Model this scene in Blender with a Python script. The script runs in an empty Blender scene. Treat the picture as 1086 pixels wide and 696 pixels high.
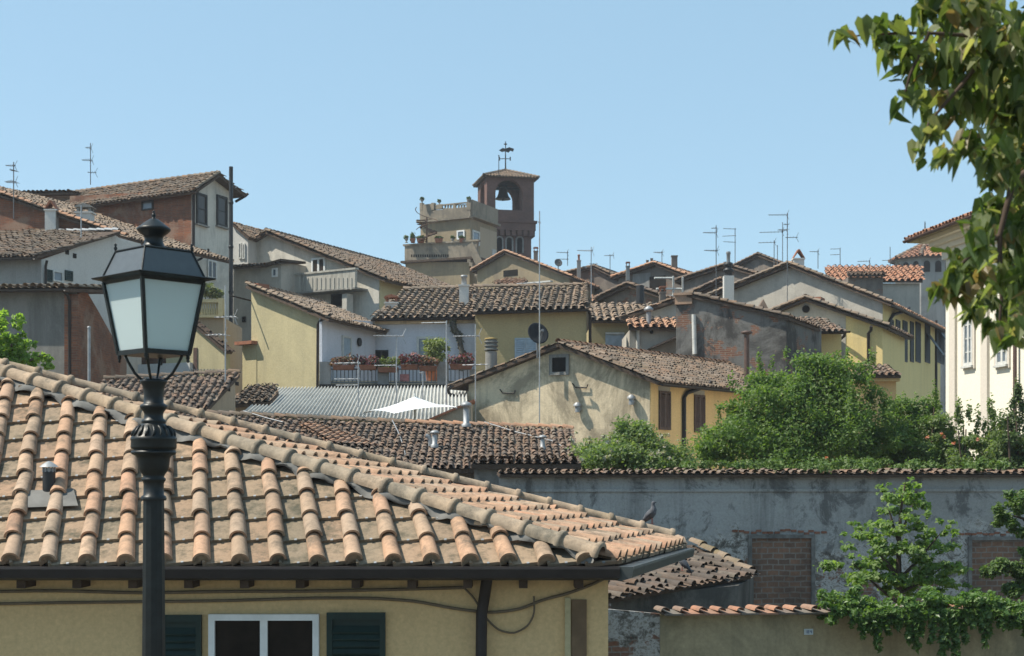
import bpy, math, random
import numpy as np
from mathutils import Vector as V

random.seed(7)
rng = np.random.default_rng(7)
scene = bpy.context.scene
COL = scene.collection
R = math.radians

# ------------------------------------------------------------------ camera
W, H, F, HOR, CX, ZC = 1086.0, 696.0, 1600.0, 510.0, 543.0, 7.0
cam = bpy.data.cameras.new('camera')
cam.sensor_width = 36.0
cam.lens = 36.0 * F / W
cam.shift_y = (HOR - H / 2) / W
cam.clip_start = 0.1
cam.clip_end = 4000.0
cam.dof.use_dof = True
cam.dof.focus_distance = 17.0
cam.dof.aperture_fstop = 6.5
cam_o = bpy.data.objects.new('camera', cam)
cam_o.location = (0, 0, ZC)
cam_o.rotation_euler = (R(90), 0, 0)
COL.objects.link(cam_o)
scene.camera = cam_o

# ------------------------------------------------------------------ sky and sun
SUN_EL = R(54)
TO_SUN = V((-math.cos(SUN_EL) * math.cos(R(5)), -math.cos(SUN_EL) * math.sin(R(5)), math.sin(SUN_EL)))
world = bpy.data.worlds.new('World')
scene.world = world
world.use_nodes = True
wn = world.node_tree
sky = wn.nodes.new('ShaderNodeTexSky')
sky.sky_type = 'NISHITA'
sky.sun_disc = False
sky.sun_elevation = SUN_EL
sky.sun_rotation = R(-95)
sky.altitude = 50
sky.air_density = 1.0
sky.dust_density = 0.25
sky.ozone_density = 1.6
wn.nodes['Background'].inputs['Strength'].default_value = 0.14
mixs = wn.nodes.new('ShaderNodeMix')          # hazy summer air: the blue evened out over the whole dome
mixs.data_type = 'RGBA'
mixs.inputs[0].default_value = 0.62
mixs.inputs[7].default_value = (1.95, 3.2, 3.95, 1)
wn.links.new(sky.outputs[0], mixs.inputs[6])
wn.links.new(mixs.outputs[2], wn.nodes['Background'].inputs['Color'])
sun = bpy.data.lights.new('sun', 'SUN')
sun.energy = 5.0
sun.angle = R(0.53)
sun.color = (1.0, 0.93, 0.80)
sun_o = bpy.data.objects.new('sun', sun)
sun_o.rotation_euler = (-TO_SUN).to_track_quat('-Z', 'Y').to_euler()
sun_o.location = (-60, 0, 90)
COL.objects.link(sun_o)
scene.view_settings.view_transform = 'Standard'
scene.view_settings.look = 'None'
scene.view_settings.exposure = 0.50
scene.view_settings.gamma = 1.0
scene.view_settings.use_curve_mapping = False

# ------------------------------------------------------------------ projection helpers
def P(px, py, d):
    return V(((px - CX) / F * d, d, ZC + (HOR - py) / F * d))

class Face:
    """A vertical plane through two plan points; points on it are found by sight line."""
    def __init__(s, x0, d0, x1, d1):
        s.p = V(((x0 - CX) / F * d0, d0, 0))
        q = V(((x1 - CX) / F * d1, d1, 0))
        s.len = (q - s.p).length
        s.u = (q - s.p).normalized()
        s.n = V((s.u.y, -s.u.x, 0))
    def uz(s, px, py):
        dx, dz = (px - CX) / F, (HOR - py) / F
        t = (s.p.x * s.n.x + s.p.y * s.n.y) / (dx * s.n.x + s.n.y)
        return ((V((dx * t, t, 0)) - s.p).dot(s.u), ZC + dz * t)
    def w(s, u, z, o=0.0):
        q = s.p + s.u * u + s.n * o
        return V((q.x, q.y, z))
    def at(s, px, py, o=0.0):
        return s.w(*s.uz(px, py), o)
    def rect(s, x0, y0, x1, y1):
        xm, ym = (x0 + x1) / 2, (y0 + y1) / 2
        u0, u1 = s.uz(x0, ym)[0], s.uz(x1, ym)[0]
        return u0, u1, s.uz(xm, y1)[1], s.uz(xm, y0)[1]
    def box(s, mb, u0, u1, z0, z1, o0, o1, mi=0):
        p = [s.w(u0, z0, o1), s.w(u1, z0, o1), s.w(u1, z0, o0), s.w(u0, z0, o0),
             s.w(u0, z1, o1), s.w(u1, z1, o1), s.w(u1, z1, o0), s.w(u0, z1, o0)]
        mb.hexa(p, mi)
    def shifted(s, o):
        f = Face.__new__(Face)
        f.p = s.p + s.n * o; f.u = s.u; f.n = s.n; f.len = s.len
        return f

# ------------------------------------------------------------------ mesh builder
class MB:
    def __init__(s):
        s.vs, s.loops, s.sizes, s.mis, s.sm = [], [], [], [], []
        s.nv = 0
    def add(s, verts, faces, mi=0, smooth=False):
        verts = np.asarray([tuple(v) for v in verts], dtype=np.float64).reshape(-1, 3)
        for f in faces:
            s.loops.append(np.asarray(f, dtype=np.int64) + s.nv)
        s.sizes.append(np.array([len(f) for f in faces], dtype=np.int64))
        s.mis.append(np.full(len(faces), mi)); s.sm.append(np.full(len(faces), smooth))
        s.vs.append(verts); s.nv += len(verts)
    def addnp(s, verts, faces, mi=0, smooth=False):
        """verts (N,3), faces (M,k) arrays"""
        s.loops.append((faces + s.nv).ravel())
        s.sizes.append(np.full(len(faces), faces.shape[1], dtype=np.int64))
        s.mis.append(np.full(len(faces), mi)); s.sm.append(np.full(len(faces), smooth))
        s.vs.append(verts); s.nv += len(verts)
    def hexa(s, p, mi=0):
        s.add(p, [(3, 2, 1, 0), (4, 5, 6, 7), (0, 1, 5, 4), (1, 2, 6, 5), (2, 3, 7, 6), (3, 0, 4, 7)], mi)
    def box(s, c, sx, sy, sz, mi=0, rz=0.0):
        ca, sa = math.cos(rz), math.sin(rz)
        p = []
        for dz in (-.5, .5):
            for dx, dy in ((-.5, -.5), (.5, -.5), (.5, .5), (-.5, .5)):
                x, y = dx * sx, dy * sy
                p.append((c[0] + x * ca - y * sa, c[1] + x * sa + y * ca, c[2] + dz * sz))
        s.hexa(p, mi)
    def prism(s, poly, vec, mi=0, mi_side=None):
        n = len(poly)
        vec = V(vec)
        pts = [V(p) for p in poly] + [V(p) + vec for p in poly]
        nn = V((0, 0, 0))
        for i in range(n):
            nn += (pts[i]).cross(pts[(i + 1) % n])
        # orientation: first cap faces away from vec
        flip = nn.dot(vec) > 0
        a = list(range(n)); b = list(range(n, 2 * n))
        caps = [a[::-1], b] if flip else [a, b[::-1]]
        sides = []
        for i in range(n):
            j = (i + 1) % n
            sides.append((i, j, n + j, n + i) if flip else (j, i, n + i, n + j))
        if mi_side is None or mi_side == mi:
            s.add(pts, caps + sides, mi)
        else:
            s.add(pts, caps, mi); s.add(pts, sides, mi_side)
    def tube(s, path, r, n=6, mi=0, smooth=True):
        path = [V(p) for p in path]
        rs = r if isinstance(r, (list, tuple)) else [r] * len(path)
        vs, fs = [], []
        up0 = None
        for i, p in enumerate(path):
            a = path[max(i - 1, 0)]; b = path[min(i + 1, len(path) - 1)]
            t = (b - a).normalized()
            if up0 is None:
                up0 = V((0, 0, 1)) if abs(t.z) < .9 else V((1, 0, 0))
            x = t.cross(up0).normalized(); y = x.cross(t).normalized(); up0 = y
            for k in range(n):
                an = 2 * math.pi * k / n
                vs.append(p + (x * math.cos(an) + y * math.sin(an)) * rs[i])
        for i in range(len(path) - 1):
            for k in range(n):
                k2 = (k + 1) % n
                fs.append((i * n + k, i * n + k2, (i + 1) * n + k2, (i + 1) * n + k))
        s.add(vs, fs, mi, smooth)
        s.add(vs[:n], [tuple(range(n))[::-1]], mi); s.add(vs[-n:], [tuple(range(n))], mi)
    def lathe(s, prof, c, n=16, mi=0, smooth=True, caps=True, twist=0.0):
        vs, fs = [], []
        for r, z in prof:
            for k in range(n):
                a = 2 * math.pi * k / n + twist
                vs.append((c[0] + r * math.cos(a), c[1] + r * math.sin(a), c[2] + z))
        for i in range(len(prof) - 1):
            for k in range(n):
                k2 = (k + 1) % n
                fs.append((i * n + k, i * n + k2, (i + 1) * n + k2, (i + 1) * n + k))
        s.add(vs, fs, mi, smooth)
        if caps:
            s.add(vs[:n], [tuple(range(n))[::-1]], mi); s.add(vs[-n:], [tuple(range(n))], mi)
    def build(s, name, mats, parent=None, label=None, loc=None):
        me = bpy.data.meshes.new(name)
        vs = np.concatenate(s.vs)
        off = V((0, 0, 0))
        if parent is not None:
            off = WLOC.get(parent, V((0, 0, 0)))
        elif loc is not None:
            off = V(loc)
        vs = vs - np.array(off)
        loops = np.concatenate(s.loops); sizes = np.concatenate(s.sizes)
        me.vertices.add(len(vs)); me.vertices.foreach_set('co', vs.ravel().astype(np.float32))
        me.loops.add(len(loops)); me.loops.foreach_set('vertex_index', loops.astype(np.int32))
        me.polygons.add(len(sizes))
        st = np.concatenate([[0], np.cumsum(sizes)[:-1]])
        me.polygons.foreach_set('loop_start', st.astype(np.int32))
        me.polygons.foreach_set('material_index', np.concatenate(s.mis).astype(np.int32))
        me.polygons.foreach_set('use_smooth', np.concatenate(s.sm).astype(bool))
        me.update(calc_edges=True)
        me.validate()
        for m in (mats if isinstance(mats, (list, tuple)) else [mats]):
            me.materials.append(m)
        o = bpy.data.objects.new(name, me)
        COL.objects.link(o)
        if parent is not None:
            o.parent = parent
            WLOC[o] = off
        else:
            o.location = off
            WLOC[o] = off
        if label:
            o['label'] = label
        return o

WLOC = {}
def thing(name, label, cat, loc, group=None, kind=None):
    o = bpy.data.objects.new(name, None)
    o.empty_display_size = .2
    COL.objects.link(o)
    o.location = V(loc); WLOC[o] = V(loc)
    tag(o, label, cat, group, kind)
    return o
def tag(o, label, cat, group=None, kind=None):
    o['label'] = label; o['category'] = cat
    if group: o['group'] = group
    if kind: o['kind'] = kind
    return o

# ------------------------------------------------------------------ materials
class NT:
    def __init__(s, name):
        s.m = bpy.data.materials.new(name)
        s.m.use_nodes = True
        s.t = s.m.node_tree
        s.b = s.t.nodes['Principled BSDF']
    def n(s, typ, **kw):
        o = s.t.nodes.new(typ)
        for k, v in kw.items():
            setattr(o, k, v)
        return o
    def l(s, a, b): s.t.links.new(a, b)
    def obj(s):
        return s.n('ShaderNodeTexCoord').outputs['Object']
    def mapped(s, scale, loc=(0, 0, 0)):
        mp = s.n('ShaderNodeMapping')
        mp.inputs['Scale'].default_value = scale; mp.inputs['Location'].default_value = loc
        s.l(s.obj(), mp.inputs['Vector'])
        return mp.outputs[0]
    def noise(s, scale, detail=5, rough=.6, vec=None, dist=0):
        o = s.n('ShaderNodeTexNoise')
        o.inputs['Scale'].default_value = scale; o.inputs['Detail'].default_value = detail
        o.inputs['Roughness'].default_value = rough; o.inputs['Distortion'].default_value = dist
        s.l(vec if vec is not None else s.obj(), o.inputs['Vector'])
        return o.outputs['Fac']
    def ramp(s, fac, stops, interp='LINEAR'):
        o = s.n('ShaderNodeValToRGB'); cr = o.color_ramp; cr.interpolation = interp
        while len(cr.elements) < len(stops): cr.elements.new(.5)
        for e, (p, c) in zip(cr.elements, stops):
            e.position = p
            e.color = (c, c, c, 1) if isinstance(c, (int, float)) else (*c, 1)
        s.l(fac, o.inputs[0])
        return o.outputs[0]
    def mix(s, fac, a, b, mode='MIX'):
        o = s.n('ShaderNodeMix', data_type='RGBA', blend_type=mode)
        for i, v in ((0, fac), (6, a), (7, b)):
            if isinstance(v, (int, float)): o.inputs[i].default_value = v
            elif isinstance(v, (tuple, list)): o.inputs[i].default_value = (*v, 1)
            else: s.l(v, o.inputs[i])
        return o.outputs[2]
    def mathn(s, op, a, b):
        o = s.n('ShaderNodeMath', operation=op)
        for i, v in enumerate((a, b)):
            if isinstance(v, (int, float)): o.inputs[i].default_value = v
            else: s.l(v, o.inputs[i])
        return o.outputs[0]
    def bump(s, h, strength=.3, dist=.02):
        o = s.n('ShaderNodeBump'); o.inputs['Strength'].default_value = strength
        o.inputs['Distance'].default_value = dist
        s.l(h, o.inputs['Height']); s.l(o.outputs[0], s.b.inputs['Normal'])
    def base(s, c):
        if isinstance(c, (tuple, list)): s.b.inputs['Base Color'].default_value = (*c, 1)
        else: s.l(c, s.b.inputs['Base Color'])
    def done(s, rough=.8, spec=.3, metal=0):
        s.b.inputs['Roughness'].default_value = rough
        s.b.inputs['Specular IOR Level'].default_value = spec
        s.b.inputs['Metallic'].default_value = metal
        return s.m

def scl(c, k): return tuple(min(1, x * k) for x in c)

def brick_col(t, c1, c2, mortar, bw=.26, bh=.075, scale=1.0, wob=.018):
    sp = t.n('ShaderNodeSeparateXYZ'); t.l(t.obj(), sp.inputs[0])
    cb = t.n('ShaderNodeCombineXYZ')
    t.l(t.mathn('ADD', sp.outputs[0], sp.outputs[1]), cb.inputs[0]); t.l(sp.outputs[2], cb.inputs[1])
    b = t.n('ShaderNodeTexBrick')
    b.inputs['Scale'].default_value = scale
    b.inputs['Brick Width'].default_value = bw; b.inputs['Row Height'].default_value = bh
    b.inputs['Mortar Size'].default_value = .012 * bh / .075 * .8
    b.inputs['Color1'].default_value = (*c1, 1); b.inputs['Color2'].default_value = (*c2, 1)
    b.inputs['Mortar'].default_value = (*mortar, 1)
    if wob:
        nz = t.n('ShaderNodeTexNoise'); nz.inputs['Scale'].default_value = 3.0; nz.inputs['Detail'].default_value = 3; t.l(t.obj(), nz.inputs['Vector'])
        vm = t.n('ShaderNodeVectorMath', operation='MULTIPLY_ADD'); t.l(nz.outputs['Color'], vm.inputs[0]); vm.inputs[1].default_value = (wob * 3, wob * 3, 0); t.l(cb.outputs[0], vm.inputs[2])
        t.l(vm.outputs[0], b.inputs['Vector'])
    else:
        t.l(cb.outputs[0], b.inputs['Vector'])
    return b.outputs['Color'], b.outputs['Fac']

def plaster(name, col, dirt=(.12, .11, .10), patch=.5, streak=.5, brick=0.0, stain=.0, seed=0.0, pale=None, light=0.0):
    t = NT(name)
    big = t.noise(.35, 6, .65, t.mapped((1, 1, 1), (seed, seed * 2, 0)))
    c = t.mix(t.ramp(big, [(.35, 0), (.7, patch)]), col, scl(col, .72))
    if pale:
        n = t.noise(.8, 8, .7, t.mapped((1, 1, 1.4), (seed + 9, 3, 0)), .4)
        c = t.mix(t.ramp(n, [(.5, 0), (.57, light)]), c, pale)
    st = t.noise(1.0, 6, .7, t.mapped((2.6, 2.6, .16), (seed, 0, 5)))
    c = t.mix(t.ramp(st, [(.5, 0), (.78, streak)]), c, dirt)
    if stain:
        n = t.noise(.55, 9, .72, t.mapped((1, 1, .7), (3, seed, 1)), .6)
        c = t.mix(t.ramp(n, [(.46, 0), (.58, stain)]), c, dirt)
    if brick:
        bc, bf = brick_col(t, (.24, .11, .07), (.17, .085, .06), (.25, .21, .17))
        n = t.noise(.9, 7, .7, t.mapped((1, 1, 1.3), (seed * 3, 1, 7)), .3)
        c = t.mix(t.ramp(n, [(.64 - brick * .25, 0), (.67 - brick * .25, 1)]), c, bc)
    fine = t.noise(22, 4, .7)
    c = t.mix(.55, c, t.ramp(fine, [(.3, .62), (.7, 1.0)]), 'MULTIPLY')
    t.base(c)
    t.bump(t.noise(9, 8, .7), .35, .03)
    return t.done(.92, .15)

def brickwall(name, c1, c2, mortar, dirt=(.08, .07, .06), amt=.6, bw=.26, bh=.075, wash=None, seed=0.0):
    t = NT(name)
    c, f = brick_col(t, c1, c2, mortar, bw, bh)
    n = t.noise(.9, 8, .72, t.mapped((1, 1, 1), (seed, 2, 0)), .3)
    c = t.mix(t.ramp(n, [(.42, 0), (.66, amt)]), c, dirt)
    if wash:
        n = t.noise(.6, 8, .7, t.mapped((1, 1, 1), (7, seed, 2)), .5)
        c = t.mix(t.ramp(n, [(.5, 0), (.58, .8)]), c, wash)
    c = t.mix(.5, c, t.ramp(t.noise(18, 3), [(.3, .55), (.7, 1.0)]), 'MULTIPLY')
    t.base(c)
    h = t.mix(.5, t.noise(14, 6, .7), f)
    t.bump(f, -.5, .02)
    return t.done(.95, .1)

def tilemat(name, cols, lichen=(.10, .095, .08), lam=.6, lscale=2.0, moss=0.0, fine=30):
    t = NT(name)
    rnd = t.n('ShaderNodeNewGeometry').outputs['Random Per Island']
    c = t.ramp(rnd, [((i + .5) / len(cols), k) for i, k in enumerate(cols)])
    n = t.noise(lscale, 8, .75)
    c = t.mix(t.ramp(n, [(.47, 0), (.66, lam)]), c, lichen)
    n2 = t.noise(.7, 5, .6, t.mapped((1, 1, 1), (4, 4, 4)))
    c = t.mix(t.ramp(n2, [(.45, 0), (.75, .45)]), c, scl(lichen, 1.3))
    if moss:
        n3 = t.noise(1.1, 6, .7, t.mapped((1, 1, 1), (1, 8, 3)))
        c = t.mix(t.ramp(n3, [(.55, 0), (.68, moss)]), c, (.12, .10, .03))
    c = t.mix(.6, c, t.ramp(t.noise(fine, 5, .75), [(.3, .55), (.65, 1.0)]), 'MULTIPLY')
    t.base(c)
    t.bump(t.noise(fine * 1.6, 6, .7), .3, .01)
    return t.done(.9, .2)

def simple(name, col, rough=.6, spec=.4, metal=0, var=.25, scale=6.0, bumpk=.1):
    t = NT(name)
    n = t.noise(scale, 6, .65)
    t.base(t.mix(t.ramp(n, [(.35, 0), (.7, 1)]), scl(col, 1 + var * .4), scl(col, 1 - var)))
    if bumpk: t.bump(t.noise(scale * 4, 4), bumpk, .01)
    return t.done(rough, spec, metal)

def leafmat(name, cols, trans=.35, rough=.5, tcol=None):
    t = NT(name)
    rnd = t.n('ShaderNodeNewGeometry').outputs['Random Per Island']
    c = t.ramp(rnd, [((i + .5) / len(cols), k) for i, k in enumerate(cols)])
    c = t.mix(.5, c, t.ramp(t.noise(1.2, 3), [(.3, .55), (.7, 1.0)]), 'MULTIPLY')
    t.base(c)
    t.done(rough, .4)
    tr = t.n('ShaderNodeBsdfTranslucent')
    t.l(t.mix(1.0, t.mix(1.0, c, c, 'ADD'), tcol or (.80, .85, .30), 'MULTIPLY'), tr.inputs[0])
    mx = t.n('ShaderNodeMixShader'); mx.inputs[0].default_value = trans
    out = t.t.nodes['Material Output']
    t.l(t.b.outputs[0], mx.inputs[1]); t.l(tr.outputs[0], mx.inputs[2]); t.l(mx.outputs[0], out.inputs[0])
    return t.m

def glassmat(name, col=(.02, .025, .03), rough=.06):
    t = NT(name)
    n = t.noise(2.0, 3)
    t.base(t.mix(n, col, scl(col, 1.8)))
    return t.done(rough, .6)

# ------------------------------------------------------------------ roof tiles
def frame(A, B, poly):
    u = (B - A).normalized()
    nn = V((0, 0, 0))
    for i in range(len(poly)):
        nn += (poly[i] - poly[0]).cross(poly[(i + 1) % len(poly)] - poly[0])
    nn.normalize()
    if nn.z < 0: nn = -nn
    v = nn.cross(u)
    if v.z < 0:
        u = -u; v = nn.cross(u)
    return u, v, nn

def arc(r0, r1, L, lift, seg, dep=1.0, thick=0.0):
    """half-barrel along +v: lower end (v=0) radius r1 raised by lift, upper end radius r0"""
    vs = []
    for (v, r, h) in ((0, r1, lift), (L, r0, 0)):
        for k in range(seg + 1):
            a = math.pi * k / seg
            vs.append((math.cos(a) * r, v, math.sin(a) * r * dep + h))
    n = seg + 1
    fs = [(k + 1, k, n + k, n + k + 1) for k in range(seg)]
    if thick:
        b = len(vs)
        for rr_, yy_, ll_ in ((r1, 0, lift), (r1 - thick, 0, lift), (r1 - thick, 0, lift), (r1 - thick, L * .5, lift * .5)):
            for k in range(seg + 1):
                a = math.pi * k / seg
                vs.append((math.cos(a) * rr_, yy_, math.sin(a) * rr_ * dep + ll_))
        fs += [(b + k, b + k + 1, b + n + k + 1, b + n + k) for k in range(seg)]
        b += 2 * n
        fs += [(b + k, b + k + 1, b + n + k + 1, b + n + k) for k in range(seg)]
    return np.array(vs, float), np.array(fs, int)

def pan(r, L, dep, seg, lift):
    vs = []
    for (v, h) in ((0, lift), (L, 0)):
        for k in range(seg + 1):
            a = math.pi * k / seg
            vs.append((math.cos(a) * r, v, dep * (1 - math.sin(a)) + h))
    n = seg + 1
    return np.array(vs, float), np.array([(k + 1, k, n + k, n + k + 1) for k in range(seg)], int)

def flatpan(w, L, lift, th=.022):
    """flat tile with raised side rims, lower edge thick"""
    x0, x1, x2 = w / 2, w / 2 - .018, w / 2 - .03
    prof = [(-x0, .0), (-x0, .028), (-x1, .028), (-x2, .006), (x2, .006), (x1, .028), (x0, .028), (x0, .0)]
    vs = [(x, 0, h + lift) for x, h in prof] + [(x, L, h) for x, h in prof]
    n = len(prof)
    fs = [(k, k + 1, n + k + 1, n + k) for k in range(n - 1)]
    b = len(vs)
    vs += [(x, 0, lift - th) for x, h in prof]
    fs += [(k + 1, k, b + k, b + k + 1) for k in range(n - 1)]
    return np.array(vs, float), np.array([f[::-1] for f in fs], int)

def plug(r, seg=10):
    pr = [(r, -.05)] + [(r * math.cos(math.pi * k / seg), r * math.sin(math.pi * k / seg) * .95) for k in range(seg + 1)] + [(-r, -.05)]
    n = len(pr)
    vs = [(x, 0, z) for x, z in pr] + [(x, .04, z) for x, z in pr] + [(0, 0, 0), (0, 0, 0)]
    fs = [(k, n * 2, n * 2 + 1, k + 1) for k in range(n - 1)] + [(k, k + 1, n + k + 1, n + k) for k in range(n - 1)]
    vs[-1] = (0, 0, -.001)
    return np.array(vs, float), np.array(fs, int)

def inst(mb, tmpl, faces, pos, ang, sv, sr, O, u, v, nn, mi, smooth=True):
    """copy a tile template to many places in one mesh"""
    K, M = len(pos), len(tmpl)
    if K == 0: return
    T = np.repeat(tmpl[None], K, 0)
    T[:, :, 1] *= sv[:, None]
    T[:, :, 0] *= sr[:, None]; T[:, :, 2] *= sr[:, None]
    x = T[:, :, 0] - T[:, :, 1] * ang[:, None]
    y = T[:, :, 1] + T[:, :, 0] * ang[:, None]
    x = x + pos[:, 0, None]; y = y + pos[:, 1, None]; z = T[:, :, 2] + pos[:, 2, None]
    w = np.array(O) + x[..., None] * np.array(u) + y[..., None] * np.array(v) + z[..., None] * np.array(nn)
    fa = (faces[None] + (np.arange(K) * M)[:, None, None]).reshape(-1, faces.shape[1])
    mb.addnp(w.reshape(-1, 3), fa, mi, smooth)

def tiles(mb, poly, pitch=.22, expo=.3, style='old', jit=1.0, over=.05, mi=0, mi_slab=1, slab=.10, eave=None, seg=4, mi_pan=None, skew=0.0, mi_clip=None):
    poly = [V(p) for p in poly]
    A, B = (poly[0], poly[1]) if eave is None else (V(eave[0]), V(eave[1]))
    u, v, nn = frame(A, B, poly)
    O = poly[0]
    q = np.array([((p - O).dot(u) + skew * (p - O).dot(v), (p - O).dot(v)) for p in poly])
    if slab:
        mb.prism([p - nn * .012 for p in poly], -nn * slab, mi_slab)
    um, ux = q[:, 0].min(), q[:, 0].max()
    r = pitch * (.36 if style != 'near' else .235)
    cov, pn = [], []
    def span(uc):
        xs = []
        for i in range(len(q)):
            a, b = q[i], q[(i + 1) % len(q)]
            if (a[0] - uc) * (b[0] - uc) < 0:
                t = (uc - a[0]) / (b[0] - a[0]); xs.append(a[1] + t * (b[1] - a[1]))
        return (min(xs), max(xs)) if len(xs) >= 2 else None
    ncol = max(1, int((ux - um) / pitch))
    pt = (ux - um) / ncol
    for i in range(ncol * 2):
        uc = um + pt * (i + .5) / 2
        s = span(uc)
        if s is None: continue
        iscov = (i % 2 == 0)
        k0 = s[0] - over
        # snap courses to a common grid from the lowest point when the lower edge slants
        vv = k0
        L = expo * 1.22
        while vv < s[1] - expo * .15:
            sc = min(1.0, (s[1] - vv) / L) if s[1] - vv < L else 1.0
            (cov if iscov else pn).append((uc, vv, sc))
            vv += expo
    for lst, iscov in ((pn, False), (cov, True)):
        if not lst: continue
        a = np.array(lst); K = len(a)
        pos = np.zeros((K, 3)); pos[:, :2] = a[:, :2]
        pos[:, 0] += rng.normal(0, .006 * jit, K) * pitch / .22
        pos[:, 1] += rng.normal(0, .012 * jit, K)
        pos[:, 0] -= skew * pos[:, 1]
        ang = skew + rng.normal(0, .028 * jit, K); sr = 1 + rng.normal(0, .03 * jit, K)
        if style == 'near':
            if iscov:
                pos[:, 2] = .026
                t, f = arc(r * .84, r, expo * 1.2, .034, 12, 1.0, .019)
            else:
                t, f = flatpan(pitch * .985, expo * 1.12, .034, .03)
                sr[:] = 1
                if mi_clip is not None:
                    cpos = pos.copy(); cpos[:, 2] = .034
                    cv = np.array([(x, y, z) for y in (-.012, .008) for x, z in ((-.011, 0), (-.011, .012), (.011, .012), (.011, 0))], float)
                    inst(mb, cv, np.array([(0, 1, 2, 3), (0, 4, 5, 1), (1, 5, 6, 2), (2, 6, 7, 3)]), cpos, ang, np.ones(K), np.ones(K), O, u, v, nn, mi_clip, False)
        elif iscov:
            pos[:, 2] = pitch * .13 + rng.normal(0, .006 * jit, K)
            t, f = arc(r * .78, r * 1.04, expo * 1.22, pitch * .11, seg, .85)
        else:
            t, f = pan(r * 1.05, expo * 1.22, pitch * .17, max(2, seg // 2), pitch * .06)
        inst(mb, t, f, pos, ang, a[:, 2], sr, O, u, v, nn, mi if (iscov or mi_pan is None) else mi_pan, iscov or style != 'near')
        if style == 'near' and iscov:
            k0 = [i for i in range(K) if i == 0 or lst[i][0] != lst[i - 1][0]]
            pt_, pf_ = plug(r * .98)
            pk = pos[k0].copy(); pk[:, 2] += .026; pk[:, 1] += .012
            inst(mb, pt_, pf_, pk, ang[k0], np.ones(len(k0)), np.ones(len(k0)), O, u, v, nn, mi if mi_pan is None else mi_pan, False)
    return u, v, nn

def ridge(mb, a, b, r=.11, expo=.36, mi=0, jit=1.0, thick=0.0, lift=.0, seg=6, dep=.9, collar=False):
    a, b = V(a), V(b)
    v = (b - a).normalized()
    u = v.cross(V((0, 0, 1))).normalized(); nn = u.cross(v)
    L = (b - a).length
    k = np.arange(0, L, expo); K = len(k)
    pos = np.zeros((K, 3)); pos[:, 1] = k; pos[:, 2] = lift
    pos[:, 0] += rng.normal(0, .006 * jit, K)
    t, f = arc(r * .82, r, expo * 1.18, .03, seg, dep, thick)
    if collar:
        L_ = expo * 1.12
        sec = [(.0, .86), (.0, 1.2), (.008, 1.3), (.040, 1.3), (.052, 1.2), (.056, 1.02), (.2, 1.0), (L_, .95)]
        vs = [(math.cos(math.pi * (k / seg * 1.16 - .08)) * r * q, vv, math.sin(math.pi * (k / seg * 1.16 - .08)) * r * q * dep) for vv, q in sec for k in range(seg + 1)]
        n_ = seg + 1
        t = np.array(vs, float)
        f = np.array([(i * n_ + k + 1, i * n_ + k, (i + 1) * n_ + k, (i + 1) * n_ + k + 1) for i in range(len(sec) - 1) for k in range(seg)], int)
    sv = np.minimum(1, (L - k + .03) / (expo * 1.18))
    inst(mb, t, f, pos, rng.normal(0, .02 * jit, K), sv, np.ones(K), a, u, v, nn, mi)

# ------------------------------------------------------------------ facade helpers
def window(face, px, root, frame_m, pane_m, fw=.06, mull=1, bars=0, sill=None, out=.0, name='window', label=None, surround=None):
    """window built at photo rectangle px=(x0,y0,x1,y1) on a facade"""
    u0, u1, z0, z1 = face.rect(*px)
    fr = MB()
    a, b = out + .002, out + .07
    face.box(fr, u0, u0 + fw, z0, z1, a, b); face.box(fr, u1 - fw, u1, z0, z1, a, b)
    face.box(fr, u0 + fw, u1 - fw, z1 - fw, z1, a, b); face.box(fr, u0 + fw, u1 - fw, z0, z0 + fw, a, b)
    for i in range(mull):
        um = u0 + (u1 - u0) * (i + 1) / (mull + 1)
        face.box(fr, um - fw * .6, um + fw * .6, z0 + fw, z1 - fw, a, b - .012)
    for i in range(bars):
        zm = z0 + (z1 - z0) * (i + 1) / (bars + 1)
        face.box(fr, u0 + fw, u1 - fw, zm - .018, zm + .018, a, b - .02)
    w = fr.build(name, frame_m, root, label)
    p = MB(); face.box(p, u0 + fw * .9, u1 - fw * .9, z0 + fw * .9, z1 - fw * .9, a, a + .028)
    p.build('pane', pane_m, w)
    if sill:
        q = MB(); face.box(q, u0 - .06, u1 + .06, z0 - .07, z0 - .003, a, out + .14); q.build('sill', sill, w)
    return w

def shutter(face, px, root, m, leaf=1, out=.0, label=None, slat=.07, open_out=0):
    u0, u1, z0, z1 = face.rect(*px)
    n = max(1, leaf)
    res = []
    for i in range(n):
        a = u0 + (u1 - u0) * i / n; b = u0 + (u1 - u0) * (i + 1) / n - (.008 if i < n - 1 else 0)
        mb = MB()
        w = min(.05, (b - a) * .16)
        face.box(mb, a, a + w, z0, z1, out + .004, out + .05); face.box(mb, b - w, b, z0, z1, out + .004, out + .05)
        face.box(mb, a + w, b - w, z1 - w * 1.2, z1, out + .004, out + .05)
        face.box(mb, a + w, b - w, z0, z0 + w * 1.4, out + .004, out + .05)
        face.box(mb, a + w, b - w, z0 + w, z1 - w, out + .004, out + .010)
        zz = z0 + w * 1.5
        while zz < z1 - w * 1.3 - slat:
            p = [face.w(a + w, zz, out + .044), face.w(b - w, zz, out + .044), face.w(b - w, zz + .012, out + .050), face.w(a + w, zz + .012, out + .050),
                 face.w(a + w, zz + slat * .9, out + .011), face.w(b - w, zz + slat * .9, out + .011), face.w(b - w, zz + slat * .9 + .012, out + .017), face.w(a + w, zz + slat * .9 + .012, out + .017)]
            mb.hexa([p[0], p[1], p[5], p[4], p[3], p[2], p[6], p[7]])
            zz += slat
        res.append(mb.build('shutter', m, root, label))
    return res

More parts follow.
